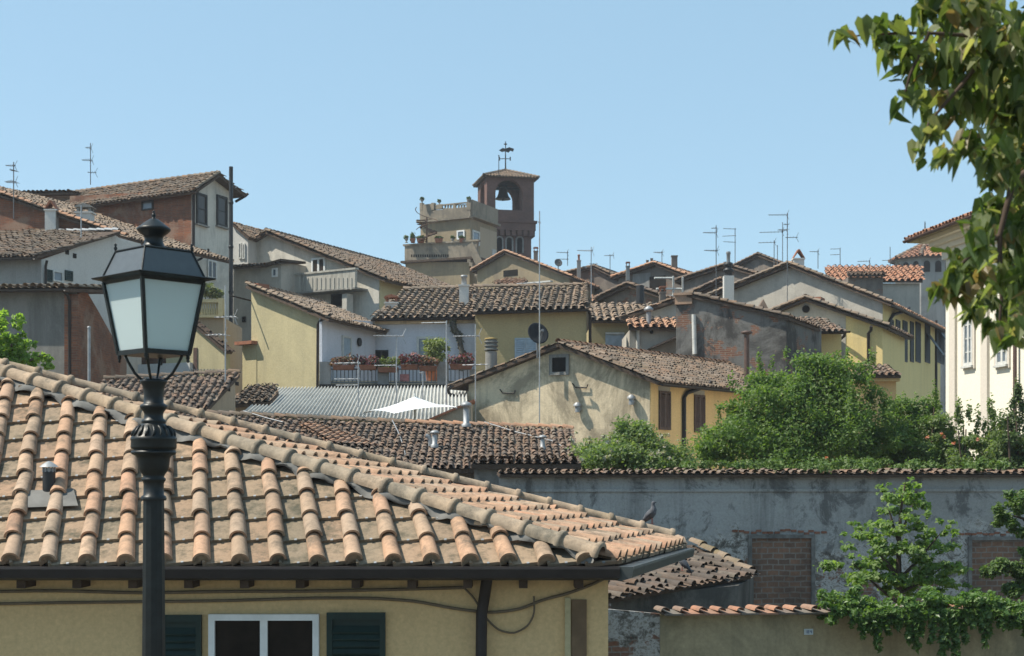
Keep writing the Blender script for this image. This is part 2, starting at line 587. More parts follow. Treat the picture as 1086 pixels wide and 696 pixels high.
def body(face, px_top, e, root, m, name='wall', z0=0.0, pts=None):
    """prism: outline along the facade top (photo points, left to right), down to z0, swept back by e"""
    top = [face.at(*p) for p in px_top]
    poly = top + [V((top[-1].x, top[-1].y, z0)), V((top[0].x, top[0].y, z0))]
    mb = MB(); mb.prism(poly, V((e[0], e[1], 0)))
    return mb.build(name, m, root)

def up(face, eave_px, px, py, t, o=0.0):
    """point on the roof plane that rises with slope t behind the facade from the eave point, seen at (px,py)"""
    e = face.at(*eave_px, o)
    dx, dz = (px - CX) / F, (HOR - py) / F
    dn = dx * face.n.x + face.n.y
    en = e.x * face.n.x + e.y * face.n.y
    tau = (e.z - ZC + t * en) / (dz + t * dn)
    return V((dx * tau, tau, ZC + dz * tau))

def gable_slope(face, lo, hi, e, oe=.3, of=.3, ob=.2, raise_=.02):
    """roof slope over a gable profile segment lo->hi (photo points); swept along plan vector e"""
    a, b = face.at(*lo), face.at(*hi)
    e = V((e[0], e[1], 0)); en = e.normalized()
    s = (a - b).normalized()
    a = a + s * oe
    up_ = V((0, 0, raise_))
    return [a - en * of + up_, a + e + en * ob + up_, b + e + en * ob + up_, b - en * of + up_]

def pipe(path, r, root, m, name='downpipe', n=8, label=None):
    mb = MB(); mb.tube(path, r, n)
    return mb.build(name, m, root, label)

def antenna(name_label, px, y0, y1, d, booms, r=.02, cat='antenna', mat_=None, dish=None):
    """tv mast: vertical pole from photo y1 (foot) to y0 (tip), booms [(y, length_left_px, length_right_px, elements)]"""
    foot, tip = P(px, y1, d), P(px, y0, d)
    root = thing('tv_antenna', name_label, cat, foot, 'tv antennas on the roofs')
    k = d / F
    r = max(r, .42 * k)
    mb = MB(); mb.tube([foot, tip], r, 6); mb.build('mast', mat_, root)
    for (y, l, rr, ne) in booms:
        c = P(px, y, d)
        mb = MB()
        rb = r * .75
        yaw = random.uniform(-.35, .35)
        dirv = V((math.cos(yaw), math.sin(yaw), 0)); pv = V((-dirv.y, dirv.x, 0))
        a, b = c - dirv * l * k / math.cos(yaw), c + dirv * rr * k / math.cos(yaw)
        mb.tube([a, b], rb, 5)
        for i in range(ne):
            q = a.lerp(b, (i + .5) / ne)
            h = (.16 + .22 * i / max(1, ne))
            mb.tube([q - pv * h, q + pv * h], rb * .6, 4)
            if i == ne - 1 and ne > 3:
                for dz in (-.22, .22):
                    mb.tube([q, q + V((0, 0, dz)) + dirv * .1], rb * .6, 4)
        mb.build('boom', mat_, root)
    return root

# ------------------------------------------------------------------ foliage
def leaf_cloud(mb, clumps, n, size, shape='rhomb', upb=.35, mi=0, shell=.55, droop=0.0, aspect=.55):
    """clumps: (centre, (rx,ry,rz)); leaves scattered through the volume of every clump"""
    vol = np.array([c[1][0] * c[1][2] + c[1][0] * c[1][1] for c in clumps]); vol /= vol.sum()
    cnt = rng.multinomial(n, vol)
    C = np.repeat(np.array([tuple(c[0]) for c in clumps]), cnt, 0)
    Rr = np.repeat(np.array([c[1] for c in clumps], float), cnt, 0)
    d = rng.normal(size=(n, 3)); d /= np.linalg.norm(d, axis=1)[:, None]
    rad = shell + (1 - shell) * rng.random(n) ** .5
    rad *= 1 + rng.normal(0, .22, n)
    pos = C + d * Rr * rad[:, None]
    nrm = d * .35 + rng.normal(size=(n, 3)) * .55 + np.array([-.25 * upb, -.15 * upb, upb])
    nrm /= np.linalg.norm(nrm, axis=1)[:, None]
    t = np.cross(nrm, rng.normal(size=(n, 3)))
    if droop:
        t = t / np.linalg.norm(t, axis=1)[:, None] * (1 - droop) + np.array([0, 0, -droop])
        t = t - nrm * (t * nrm).sum(1)[:, None]
    t /= np.linalg.norm(t, axis=1)[:, None]
    b = np.cross(nrm, t)
    s = size * (.65 + .7 * rng.random(n))
    if shape == 'rhomb':
        T = np.array([(-.5, 0, 0), (0, -.5 * aspect, .06), (.5, 0, -.03), (0, .5 * aspect, .06)])
        fa = np.array([(0, 1, 2, 3)])
    elif shape == 'heart':
        T = np.array([(-.42, 0, .0), (-.52, -.18, .14), (-.28, -.36, .16), (.15, -.24, .05), (.70, .03, -.20), (.15, .24, .05), (-.28, .36, .16), (-.52, .18, .14), (.05, 0, -.06)])
        fa = np.array([(8, 0, 1, 2), (8, 2, 3, 4), (8, 4, 5, 6), (8, 6, 7, 0)])
    else:  # lobed
        T = np.array([(-.45, 0, 0), (-.15, -.2, .05), (-.2, -.5, .02), (.08, -.22, .05), (.55, 0, -.06), (.08, .22, .05), (-.2, .5, .02), (-.15, .2, .05)])
        fa = np.array([(0, 1, 5, 7), (1, 2, 3, 5), (3, 4, 5, 5), (7, 5, 6, 6)])
        fa = np.array([(0, 1, 3, 4), (1, 2, 3, 3), (0, 4, 5, 7), (7, 5, 6, 6)])
        fa = np.array([(0, 1, 3, 4), (0, 4, 5, 7)])
        T[1] = (-.2, -.5, .02); T[7] = (-.2, .5, .02)
    M = len(T)
    w = pos[:, None] + (T[None, :, 0, None] * t[:, None] + T[None, :, 1, None] * b[:, None] + T[None, :, 2, None] * nrm[:, None]) * s[:, None, None]
    fa2 = (fa[None] + (np.arange(n) * M)[:, None, None]).reshape(-1, fa.shape[1])
    mb.addnp(w.reshape(-1, 3), fa2, mi, False)

def pxclump(px, py, d, rx, ry, rd=None):
    k = d / F
    return (P(px, py, d), (rx * k, (rd if rd is not None else rx) * k, ry * k))
# ------------------------------------------------------------------ materials used
M_near = tilemat('near roof tile', [(.48, .30, .195), (.53, .325, .21), (.44, .31, .215), (.54, .375, .26), (.47, .27, .175), (.38, .30, .22), (.54, .30, .19), (.45, .33, .24)], (.12, .10, .075), .8, 3.8, 0, 26)
M_nearpan = tilemat('near flat tile', [(.35, .255, .175), (.29, .23, .165), (.40, .27, .18), (.27, .22, .16), (.37, .245, .165)], (.085, .08, .058), .95, 5.0, 0, 24)
M_old = tilemat('old roof tile', [(.19, .14, .10), (.24, .165, .115), (.16, .125, .10), (.22, .17, .135), (.28, .175, .115), (.14, .115, .095), (.28, .215, .165)], (.085, .077, .063), .65, 1.6, .25, 14)
M_old2 = tilemat('weathered roof tile', [(.28, .21, .155), (.33, .24, .175), (.22, .175, .14), (.30, .215, .145), (.38, .28, .21), (.20, .165, .14)], (.11, .10, .08), .65, 1.8, .15, 14)
M_dark = tilemat('dark roof tile', [(.17, .12, .09), (.22, .145, .10), (.145, .11, .09), (.20, .15, .12), (.26, .16, .11), (.24, .19, .15)], (.075, .068, .058), .6, 1.6, .1, 14)
M_red = tilemat('red roof tile', [(.42, .20, .12), (.38, .19, .12), (.46, .24, .15), (.34, .18, .12)], (.18, .12, .09), .5, 1.6, 0, 14)
M_orange = tilemat('orange roof tile', [(.47, .26, .16), (.42, .24, .15), (.50, .30, .20), (.36, .22, .15)], (.16, .12, .09), .4, 1.8, 0, 16)
M_moss = tilemat('mossy roof tile', [(.30, .22, .16), (.25, .19, .14), (.34, .25, .18), (.20, .17, .13)], (.11, .10, .08), .7, 2.0, .7, 16)
M_wood = simple('dark eave timber', (.085, .06, .045), .85, .2, var=.4)
M_gutter = simple('dark brown gutter paint', (.026, .021, .02), .5, .3, var=.3)
M_metalgrey = simple('zinc sheet', (.24, .26, .28), .6, .4, .1, var=.3, scale=3)
M_lead = simple('lead flashing', (.17, .165, .155), .85, .15, .0, var=.3, scale=5)
M_galv = simple('galvanised steel', (.32, .33, .34), .55, .4, .4, var=.25)
M_ant = simple('weathered aluminium', (.40, .41, .42), .5, .5, .5, var=.3)
M_antdark = simple('dull antenna metal', (.14, .145, .15), .6, .4, .3, var=.3)
M_black = simple('black metal', (.02, .021, .023), .5, .4, var=.2)
M_lampiron = simple('dark green cast iron', (.007, .010, .011), .42, .38, var=.7, scale=14, bumpk=.12)
M_white = simple('white paint', (.72, .73, .72), .5, .4, var=.12)
M_offwhite = simple('old white paint', (.55, .55, .52), .6, .3, var=.25)
M_greenshut = simple('dark green shutter paint', (.008, .026, .022), .5, .35, var=.3)
M_brownshut = simple('brown shutter paint', (.10, .062, .050), .6, .3, var=.3)
M_darkshut = simple('dark grey shutter paint', (.036, .034, .032), .6, .3, var=.3)
M_blueshut = simple('pale blue shutter paint', (.33, .40, .46), .6, .3, var=.2)
M_glass = glassmat('dark window glass', (.02, .014, .010), .4)
M_glass2 = glassmat('grey window glass', (.10, .12, .14), .1)
M_void = simple('dark opening', (.018, .016, .015), .9, .1)
M_cable = simple('cable sheath', (.15, .115, .075), .7, .3)
M_stonegrey = plaster('grey weathered concrete', (.30, .29, .27), (.07, .07, .065), .5, .75, seed=2.0)
M_terra = simple('terracotta', (.30, .13, .08), .85, .2, var=.3)

# walls
W_yellow_near = plaster('pale yellow render', (.72, .52, .275), (.42, .32, .19), .3, .3, seed=1)
W_gardenwall = plaster('blue grey old plaster', (.315, .31, .295), (.085, .083, .08), .7, .7, brick=.10, stain=.85, seed=3, pale=(.40, .41, .40), light=.4)
W_lowwall = plaster('yellowish damp plaster', (.50, .42, .27), (.15, .14, .095), .7, .6, stain=.6, seed=5)
W_bluewhite = plaster('chalky blue plaster', (.40, .44, .48), (.20, .19, .18), .4, .4, stain=.4, seed=6)
t = NT('peeling garden wall plaster')
sp_ = t.n('ShaderNodeSeparateXYZ'); t.l(t.obj(), sp_.inputs[0])
zg = t.mathn('MULTIPLY', t.mathn('SUBTRACT', 6.0, sp_.outputs[2]), .42)
n1 = t.noise(.55, 10, .72, t.mapped((1, 1, 1.5)), .4)
n2 = t.noise(3.0, 10, .8, t.mapped((1, 1, 1.3), (4, 4, 4)), .3)
c = t.mix(t.ramp(t.noise(.4, 8, .7), [(.35, 0), (.65, 1)]), (.44, .445, .435), (.32, .315, .30))
c = t.mix(t.ramp(t.noise(1.6, 9, .75, t.mapped((1, 1, .8), (9, 1, 2)), .5), [(.52, 0), (.60, .8)]), c, (.12, .118, .115))
c = t.mix(t.ramp(t.noise(1.2, 7, .7, t.mapped((2.4, 2.4, .14), (2, 2, 2))), [(.52, 0), (.75, .7)]), c, (.10, .10, .098))
peel = t.mathn('ADD', zg, n1)
stone = t.ramp(n2, [(.38, (.06, .057, .052)), (.46, (.20, .185, .16)), (.52, (.56, .55, .53)), (.57, (.30, .27, .23)), (.66, (.10, .09, .08))])
c = t.mix(t.ramp(peel, [(.46, 0), (.53, .9)]), c, stone)
bc, bf = brick_col(t, (.26, .12, .075), (.19, .10, .07), (.25, .22, .19), .26, .075)
c = t.mix(t.ramp(t.mathn('ADD', t.mathn('MULTIPLY', peel, .25), t.noise(1.0, 8, .7, t.mapped((1, 1, 1.6), (5, 6, 1)), .3)), [(.76, 0), (.78, .9)]), c, bc)
c = t.mix(.55, c, t.ramp(t.noise(26, 4, .7), [(.3, .6), (.7, 1.0)]), 'MULTIPLY')
t.base(c); t.bump(t.mix(.5, n2, t.noise(12, 7, .7)), .7, .05)
W_gardenwall2 = t.done(.95, .1)
W_brickfill = brickwall('brick infill', (.27, .15, .10), (.15, .10, .078), (.235, .20, .17), (.06, .052, .045), .75, .23, .105, seed=2)
W_brickred = brickwall('red brick wall', (.30, .12, .065), (.20, .085, .055), (.22, .155, .115), (.09, .065, .055), .7, seed=4, wash=(.26, .185, .14))
W_brickdark = brickwall('dark tower brick', (.20, .105, .085), (.155, .085, .072), (.16, .12, .105), (.075, .055, .05), .5, seed=6)
W_greygable = plaster('grey beige plaster', (.80, .66, .46), (.21, .175, .125), .5, .8, stain=.7, seed=7)
W_ochre = plaster('warm ochre render', (.84, .58, .28), (.40, .30, .18), .25, .35, seed=8)
W_sand = plaster('sand yellow render', (.55, .48, .29), (.28, .25, .17), .35, .45, stain=.2, seed=9)
W_blue = plaster('pale blue white render', (.66, .67, .72), (.33, .34, .37), .3, .3, seed=10)
W_olive = plaster('olive yellow render', (.46, .375, .205), (.23, .20, .13), .35, .45, stain=.2, seed=11)
W_white = plaster('white grey render', (.64, .61, .54), (.22, .215, .20), .4, .5, stain=.35, seed=12)
W_white2 = plaster('chalk white render', (.62, .61, .58), (.30, .30, .30), .35, .4, seed=13)
W_grey = plaster('mid grey render', (.33, .325, .31), (.12, .115, .11), .5, .6, stain=.4, seed=14)
W_grey2 = plaster('bluish grey render', (.52, .485, .425), (.25, .23, .205), .45, .5, stain=.35, seed=15)
W_ruin = plaster('black stained plaster', (.20, .195, .185), (.055, .052, .05), .8, .8, brick=.36, stain=.9, seed=16)
W_brownwall = plaster('brown grey plaster', (.24, .205, .175), (.08, .07, .065), .6, .6, brick=.3, stain=.5, seed=17)
W_yellow2 = plaster('clear yellow render', (.84, .66, .31), (.44, .36, .21), .2, .4, seed=18)
W_cream = plaster('cream white render', (.84, .79, .665), (.60, .55, .45), .12, .12, seed=19)
W_pink = plaster('pinkish beige render', (.46, .37, .27), (.22, .18, .14), .3, .35, seed=20)

# ------------------------------------------------------------------ ground
def sheet(name, x0, y0, x1, y1, z, m):
    mb = MB(); mb.add([(x0, y0, z), (x1, y0, z), (x1, y1, z), (x0, y1, z)], [(0, 1, 2, 3)])
    o = mb.build(name, m); o['kind'] = 'structure'; return o
M_ground = simple('dusty ground', (.16, .15, .12), .95, .1, var=.4, scale=.3)
M_asphalt = simple('asphalt', (.05, .05, .052), .9, .2, var=.3, scale=2)
sheet('ground', -1500, -1500, 1500, 1500, 0, M_ground)
sheet('road', -60, 8.2, 60, 12.2, .004, M_asphalt)

# ------------------------------------------------------------------ near house with the hip roof
EZ = ZC - .72
E1, E2, AP = V((.87, 13.0, EZ)), V((1.92, 17.0, EZ - .03)), None
TAN = math.tan(R(31.0))
dk = (HOR - 386) / F
ay = (EZ - ZC - TAN * 13.0) / (dk - TAN)
AP = V(((-60 - CX) / F * ay, ay, ZC + dk * ay))
nh = thing('house', 'near pale yellow house with a salmon tiled hip roof and dark brown gutter', 'house', (-3.5, 15, 0))
LX = -9.0
plan = [V((LX + .3, 13.36, 0)), V((.852, 13.36, 0)), V((.95, 16.75, 0)), V((-5.5, 20.2, 0)), V((LX + .3, 20.2, 0))]
mb = MB(); mb.prism(plan, V((0, 0, EZ - .10)))
mb.build('wall', W_yellow_near, nh)
mb = MB()
LE, LR = V((LX, 13.0, EZ)), V((LX, AP.y, AP.z))
tiles(mb, [LE, E1, AP, LR], .322, .36, 'near', .65, .03, 0, 2, .06, mi_pan=1, skew=.19, mi_clip=3)
# pans get their own material: rebuild pass below keeps one mesh with two tile materials
roof_near = mb
tiles(roof_near, [E1, E2, AP], .30, .36, 'near', .5, .03, 0, 2, .06, mi_pan=1)
E3 = V((-6.2, 20.6, EZ)); E4 = V((LX, 20.6, EZ))
tiles(roof_near, [E2, E3, AP], .32, .36, 'old', .6, .03, 0, 2, .06, seg=4)
tiles(roof_near, [E3, E4, LR, AP], .32, .36, 'old', .6, .03, 0, 2, .06, seg=4)
rn = roof_near.build('roof', [M_near, M_nearpan, M_wood, M_galv], nh)
# flat tiles take the paler, more lichened material: islands with a flat lower edge
me = rn.data
PAN_ISLANDS = True
# hip caps
mb = MB()
up3 = V((0, 0, 1))
ridge(mb, E1 + V((-.10, -.03, .085)), AP + up3 * .10, .088, .365, 0, .9, .018, .0, 12, .95, True)
ridge(mb, E2 + V((-.10, -.02, .13)), AP + up3 * .15, .066, .36, 0, .9, .018, .0, 10, .95, True)
ridge(mb, AP + up3 * .09, LR + up3 * .09, .112, .365, 0, .6, .018, .0, 12, .95, True)
M_hip = tilemat('hip cap tile', [(.36, .28, .205), (.32, .265, .20), (.40, .30, .215), (.34, .26, .18)], (.11, .10, .08), .85, 4.0, .12, 26)
mb.build('hip_cap', M_hip, nh)
# lead flashing strips under the hip caps
nrm_f = (E1 - LE).cross(AP - LE).normalized()
if nrm_f.z < 0: nrm_f = -nrm_f
hd = (AP - E1).normalized()
dn = hd.cross(nrm_f)
if dn.z > 0: dn = -dn
mb = MB(); N = 150; L = (AP - E1).length
vs = []
for i in range(N + 1):
    t = .12 + (L - .2) * i / N
    x = (E1 + hd * t).x
    ph = 2 * math.pi * (x - LX) / .322
    hgt = .035 + .032 * math.cos(ph + math.pi)
    wob = .125 + .035 * math.sin(ph * .5 + 1.0) + random.uniform(-.012, .012)
    c = E1 + hd * t
    vs += [c + nrm_f * .10, c + dn * .12 + nrm_f * (.05 + hgt), c + dn * wob + nrm_f * (.028 + hgt * .75)]
fs = []
for i in range(N):
    for k in range(2):
        a = i * 3 + k
        fs.append((a, a + 3, a + 4, a + 1))
mb.add(vs, fs, 0, True)
mb.build('flashing', M_lead, nh)
# gutters
def gutter(mb, a, b, r, drop=.0, mi=0, box=False):
    a, b = V(a), V(b)
    t = (b - a).normalized(); o = V((t.y, -t.x, 0))
    vs, fs = [], []
    if box:
        prof = [(-.02, .02), (.11, .02), (.115, .0), (.10, -.075), (.02, -.10), (-.02, -.10)]
    else:
        prof = [(r + r * math.cos(x), r * math.sin(x)) for x in [math.pi + math.pi * k / 7 for k in range(8)]]
        prof = prof + [(p[0] * .9 + r * .1, p[1] * .88) for p in prof[::-1]]
    n = len(prof)
    for q in (a, b):
        for (oo, zz) in prof: vs.append(q + o * oo + V((0, 0, zz + drop)))
    for k in range(n): fs.append((k, (k + 1) % n, n + (k + 1) % n, n + k))
    fs += [tuple(range(n))[::-1], tuple(range(n, 2 * n))]
    mb.add(vs, fs, mi)
mb = MB()
gutter(mb, LE + V((0, -.03, -.035)), E1 + V((.05, -.03, -.035)), .07, box=True)
mb.build('gutter', M_gutter, nh)
mb = MB()
gutter(mb, E1 + V((.055, -.10, -.035)), E2 + V((.03, .05, -.03)), .07, box=True)
mb.build('gutter', simple('slate grey gutter', (.05, .058, .058), .5, .4, var=.25), nh, 'slate grey gutter along the short hip end')
# rafters under the eave
fN = Face(-600, 13.36, CX + (.852) / 13.36 * F, 13.36)
for px in list(range(-130, 660, 59)):
    x = (px + 36 - CX) / F * 13.1
    if x > .7: continue
    mb = MB(); mb.box((x, 13.20, EZ - .165), .075, .30, .09); mb.build('rafter', M_wood, nh)
# window and shutters
window(fN, (222.5, 651, 339, 790), nh, M_white, simple('near window glass', (.022, .016, .012), .5, .08, var=.5, scale=3, bumpk=0), .055, 1, 0, None)
shutter(fN, (347, 649.5, 409, 792), nh, M_greenshut, 1, slat=.062)
shutter(fN, (153.5, 652, 214.5, 794), nh, M_greenshut, 1, slat=.062)
mb = MB(); fN.box(mb, *fN.rect(606, 636, 622, 800), .0, .03); mb.build('panel', simple('brown board', (.17, .115, .07), .8, .2), nh)
mb = MB(); fN.box(mb, *fN.rect(599, 634, 605, 800), .0, .04); mb.build('jamb', W_sand, nh)
# downpipe
fo = .10
pipe([fN.at(517, 603, .30), fN.at(517, 612, .28), fN.at(514, 632, fo), fN.at(511, 650, fo), fN.at(510.5, 700, fo), fN.at(510.5, 1200, fo)], .05, nh, M_gutter, 'downpipe', 12)
# cables on the facade
def cable(pts, r=.011, o=.03):
    P3 = [fN.at(x, y, o) for x, y in pts]
    q = []
    for i in range(len(P3) - 1):
        for k in range(4): q.append(P3[i].lerp(P3[i + 1], k / 4))
    q.append(P3[-1])
    for _ in range(2):
        q = [q[0]] + [(q[i - 1] + q[i] * 2 + q[i + 1]) / 4 for i in range(1, len(q) - 1)] + [q[-1]]
    pipe(q, r, nh, M_cable, 'cable', 6)
cable([(-480, 626), (-200, 630), (-40, 628), (60, 626), (150, 629), (240, 627), (330, 627), (420, 625), (492, 623)], .016)
cable([(-480, 640), (-200, 643), (-40, 641), (60, 639), (150, 638), (240, 637), (330, 634), (390, 634), (440, 637), (480, 645), (520, 650), (552, 646), (575, 636), (600, 630), (625, 621), (646, 611)], .015)
cable([(492, 623), (503, 634), (515, 655), (528, 668), (545, 672), (560, 664), (567, 650), (566, 632)], .010, .035)
# flue vent on the roof
vb = P(52, 529, 13.0)
def on_front(px, py):
    dx, dz = (px - CX) / F, (HOR - py) / F
    t = (EZ - ZC - TAN * 13.0) / (dz - TAN)
    return V((dx * t, t, ZC + dz * t))
vb = on_front(52, 527)
rv = MB()
sl = (AP - E1); sv = nrm_f.cross(V((1, 0, 0)))
if sv.z < 0: sv = -sv
for pts in ([(23, 545), (84, 543), (79, 525), (24, 527)],):
    q = [on_front(*p) + nrm_f * .062 for p in pts]
    rv.prism(q, nrm_f * .006)
vent = rv.build('vent_flashing', M_lead, nh)
mb = MB(); mb.lathe([(.058, 0), (.058, .235)], vb, 16); mb.build('flue', M_black, vent)
mb = MB(); mb.lathe([(.048, .235), (.048, .27)], vb, 12)
for k in range(10):
    a = k * .628; mb.box((vb.x + .055 * math.cos(a), vb.y + .055 * math.sin(a), vb.z + .255), .012, .012, .05)
mb.lathe([(.088, .275), (.06, .30), (.02, .325), (.002, .33)], vb, 16); mb.build('cowl', M_galv, vent)

# ------------------------------------------------------------------ street lamp
LD = 9.0; LK = LD / F
lb = P(163, 900, LD); lb.z = 0
lamp = thing('street_lamp', 'dark green iron street lamp with a four sided frosted lantern', 'street lamp', lb)
def lz(py): return ZC + (HOR - py) * LK
prof = [(.20, 0), (.20, .12), (.17, .16), (.15, .9), (.12, 1.0), (.10, 1.2)]
mb = MB(); mb.lathe(prof, (lb.x, lb.y, 0), 24); mb.build('base', M_lampiron, lamp)
# shaft with flat facets
mb = MB(); mb.lathe([(.078, 1.2), (12.4 * LK, lz(696)), (11.2 * LK, lz(532)), (10.8 * LK, lz(528))], (lb.x, lb.y, 0), 12, 0, False)
mb.build('shaft', M_lampiron, lamp)
pr = [(13.0, 531), (13.6, 529), (13.0, 526.5), (10.8, 525), (10.6, 513), (11.4, 511), (12.6, 509.5), (12.6, 507.5), (10.8, 506), (12.0, 503), (14.5, 500), (16.0, 496), (16.8, 490), (17.2, 486),
      (18.5, 483.5), (22.5, 482), (23.8, 480.5), (23.2, 478.6), (21.0, 477.8), (21.0, 476.8), (23.6, 476), (24.0, 474), (23.6, 467.8), (24.2, 466.5), (24.0, 464.5), (22.8, 463.2), (20.5, 458), (17.0, 453.5), (13.0, 450.5),
      (11.8, 449.5), (12.6, 448.4), (13.0, 447), (12.2, 445.5), (10.2, 444), (9.8, 440), (10.6, 437), (13.2, 433.8), (14.4, 432), (14.2, 430), (12, 428.6), (10.4, 427.5), (10.2, 421), (10.6, 414), (12, 409), (14.2, 405.5), (14.2, 403.6), (11, 402.4), (6, 401.6)]
mb = MB(); mb.lathe([(r * LK, lz(y)) for r, y in pr], (lb.x, lb.y, 0), 40)
for k in range(18):
    a = 2 * math.pi * k / 18
    path = []
    for t in np.linspace(0, 1, 7):
        y = 463.0 - 11.5 * t; rr = np.interp(y, [450.5, 453.5, 458, 463.2], [13.0, 17.0, 20.5, 22.8]) + .5
        aa = a + .10 * math.sin(t * math.pi)
        path.append(V((lb.x + rr * LK * math.cos(aa), lb.y + rr * LK * math.sin(aa), lz(y))))
    mb.tube(path, [.3 * LK, 1.4 * LK, 1.8 * LK, 1.8 * LK, 1.7 * LK, 1.4 * LK, .5 * LK], 6)
mb.build('collar', M_lampiron, lamp)
# lantern: square turned so that one corner faces the street
TH = R(-0.8)
def sq(Rpx, py, da=0):
    """4 corners (front, right, back, left) of the square with half diagonal Rpx at height py"""
    out = []
    for k in range(4):
        a = -math.pi / 2 - TH + k * math.pi / 2 + da
        out.append(V((lb.x + Rpx * LK * math.cos(a), lb.y + Rpx * LK * math.sin(a), lz(py))))
    return out
def loft(mb, rings, mi=0, cap0=True, cap1=True):
    vs = [p for r in rings for p in r]; fs = []
    for i in range(len(rings) - 1):
        for k in range(4):
            fs.append((i * 4 + k, i * 4 + (k + 1) % 4, i * 4 + 4 + (k + 1) % 4, i * 4 + 4 + k))
    if cap0: fs.append((3, 2, 1, 0))
    if cap1: n = len(vs); fs.append((n - 4, n - 3, n - 2, n - 1))
    mb.add(vs, fs, mi)
GT, GB = 52.8, 37.7
mb = MB()
top, bot = sq(GT, 300), sq(GB, 375)
for k in range(4):
    mb.tube([bot[k], top[k]], 2.5 * LK, 4, 0, False)
loft(mb, [sq(GB + 1.6, 377.5), sq(GB + 2.2, 372.5)])
loft(mb, [sq(GT, 302), sq(GT + 2.5, 298.4)])
mb.build('lantern_frame', M_lampiron, lamp)
t = NT('frosted lamp glass')
n = t.noise(3, 3)
t.base(t.mix(n, (.74, .83, .84), (.80, .88, .88)))
t.done(.35, .5)
tr = t.n('ShaderNodeBsdfTranslucent'); tr.inputs[0].default_value = (.80, .90, .91, 1)
mx = t.n('ShaderNodeMixShader'); mx.inputs[0].default_value = .5
t.l(t.b.outputs[0], mx.inputs[1]); t.l(tr.outputs[0], mx.inputs[2]); t.l(mx.outputs[0], t.t.nodes['Material Output'].inputs[0])
M_frost = t.m
gt, gb = sq(GT - 1.5, 301), sq(GB - 1.2, 373)
for k in range(4):
    a, b, c, d = gb[k], gb[(k + 1) % 4], gt[(k + 1) % 4], gt[k]
    cen = (a + b + c + d) / 4
    inw = V((lb.x, lb.y, cen.z)) - cen; inw.z = 0
    mb = MB(); mb.prism([a, b, c, d], inw.normalized() * .004); mb.build('pane', M_frost, lamp)
# rim and roof
mb = MB()
loft(mb, [sq(GT + 3, 298.6), sq(65, 296.8), sq(66.5, 295.6), sq(65, 294.8), sq(54, 294.2)])
mb.build('rim', M_lampiron, lamp)
M_lamproof = simple('painted lamp roof sheet', (.085, .098, .108), .38, .5, var=.15, scale=20, bumpk=.04)
mb = MB(); loft(mb, [sq(53.5, 294.4), sq(40, 267.5)])
mb.build('lantern_roof', M_lamproof, lamp)
mb = MB()
rb_, rt_ = sq(53.8, 294), sq(40.3, 267)
for k in range(4): mb.tube([rb_[k], rt_[k]], 1.1 * LK, 5)
for k in range(4): mb.tube([rt_[k], rt_[(k + 1) % 4]], 1.2 * LK, 5)
for k in (1, 3, 2):
    c = rt_[k]; mb.lathe([(.5 * LK, 0), (1.2 * LK, 2 * LK), (2.1 * LK, 4.5 * LK), (.9 * LK, 6.4 * LK), (1.7 * LK, 8 * LK), (.1 * LK, 10 * LK)], c - V((0, 0, LK)), 10)
mb.build('roof_trim', M_lampiron, lamp)
cp = [(18.5, 267.6), (18.5, 266), (16.5, 263.8), (11.5, 261.2), (10, 258), (9.4, 254), (10.6, 250.5), (15.5, 246.8), (17.6, 244.6), (17.8, 242.8), (16.8, 241.8), (13.5, 239.4), (8.5, 235.4), (4.6, 232.8), (2.2, 231.9), (1.6, 230.6), (2.4, 228.8), (1.8, 227), (.9, 226), (1.5, 224.6), (.1, 223)]
mb = MB(); mb.lathe([(r * LK, lz(y)) for r, y in cp], (lb.x, lb.y, 0), 32); mb.build('cowl', M_lampiron, lamp)
# four curved arms under the lantern
bc = sq(GB - 1.5, 377)
for k in range(4):
    d = V((bc[k].x - lb.x, bc[k].y - lb.y, 0)).normalized()
    path = [bc[k] - d * 6 * LK, V((lb.x, lb.y, lz(384))) + d * 27 * LK, V((lb.x, lb.y, lz(396))) + d * 20 * LK, V((lb.x, lb.y, lz(402))) + d * 14 * LK, V((lb.x, lb.y, lz(405))) + d * 7 * LK]
    mb = MB(); mb.tube(path, 1.5 * LK, 8)
    mb.build('arm', M_lampiron, lamp)
    mb = MB(); mb.lathe([(1.8 * LK, 0), (2.2 * LK, -3 * LK), (1.2 * LK, -5 * LK), (1.7 * LK, -6.5 * LK), (.2 * LK, -8 * LK)][::-1], bc[k] + V((0, 0, -.2 * LK)), 8); mb.build('finial', M_lampiron, lamp)
# lamp holder inside
mb = MB(); mb.lathe([(3 * LK, lz(300)), (4 * LK, lz(310)), (6 * LK, lz(318)), (6 * LK, lz(335)), (2 * LK, lz(340))][::-1], (lb.x, lb.y, 0), 12); mb.build('bulb', M_offwhite, lamp)

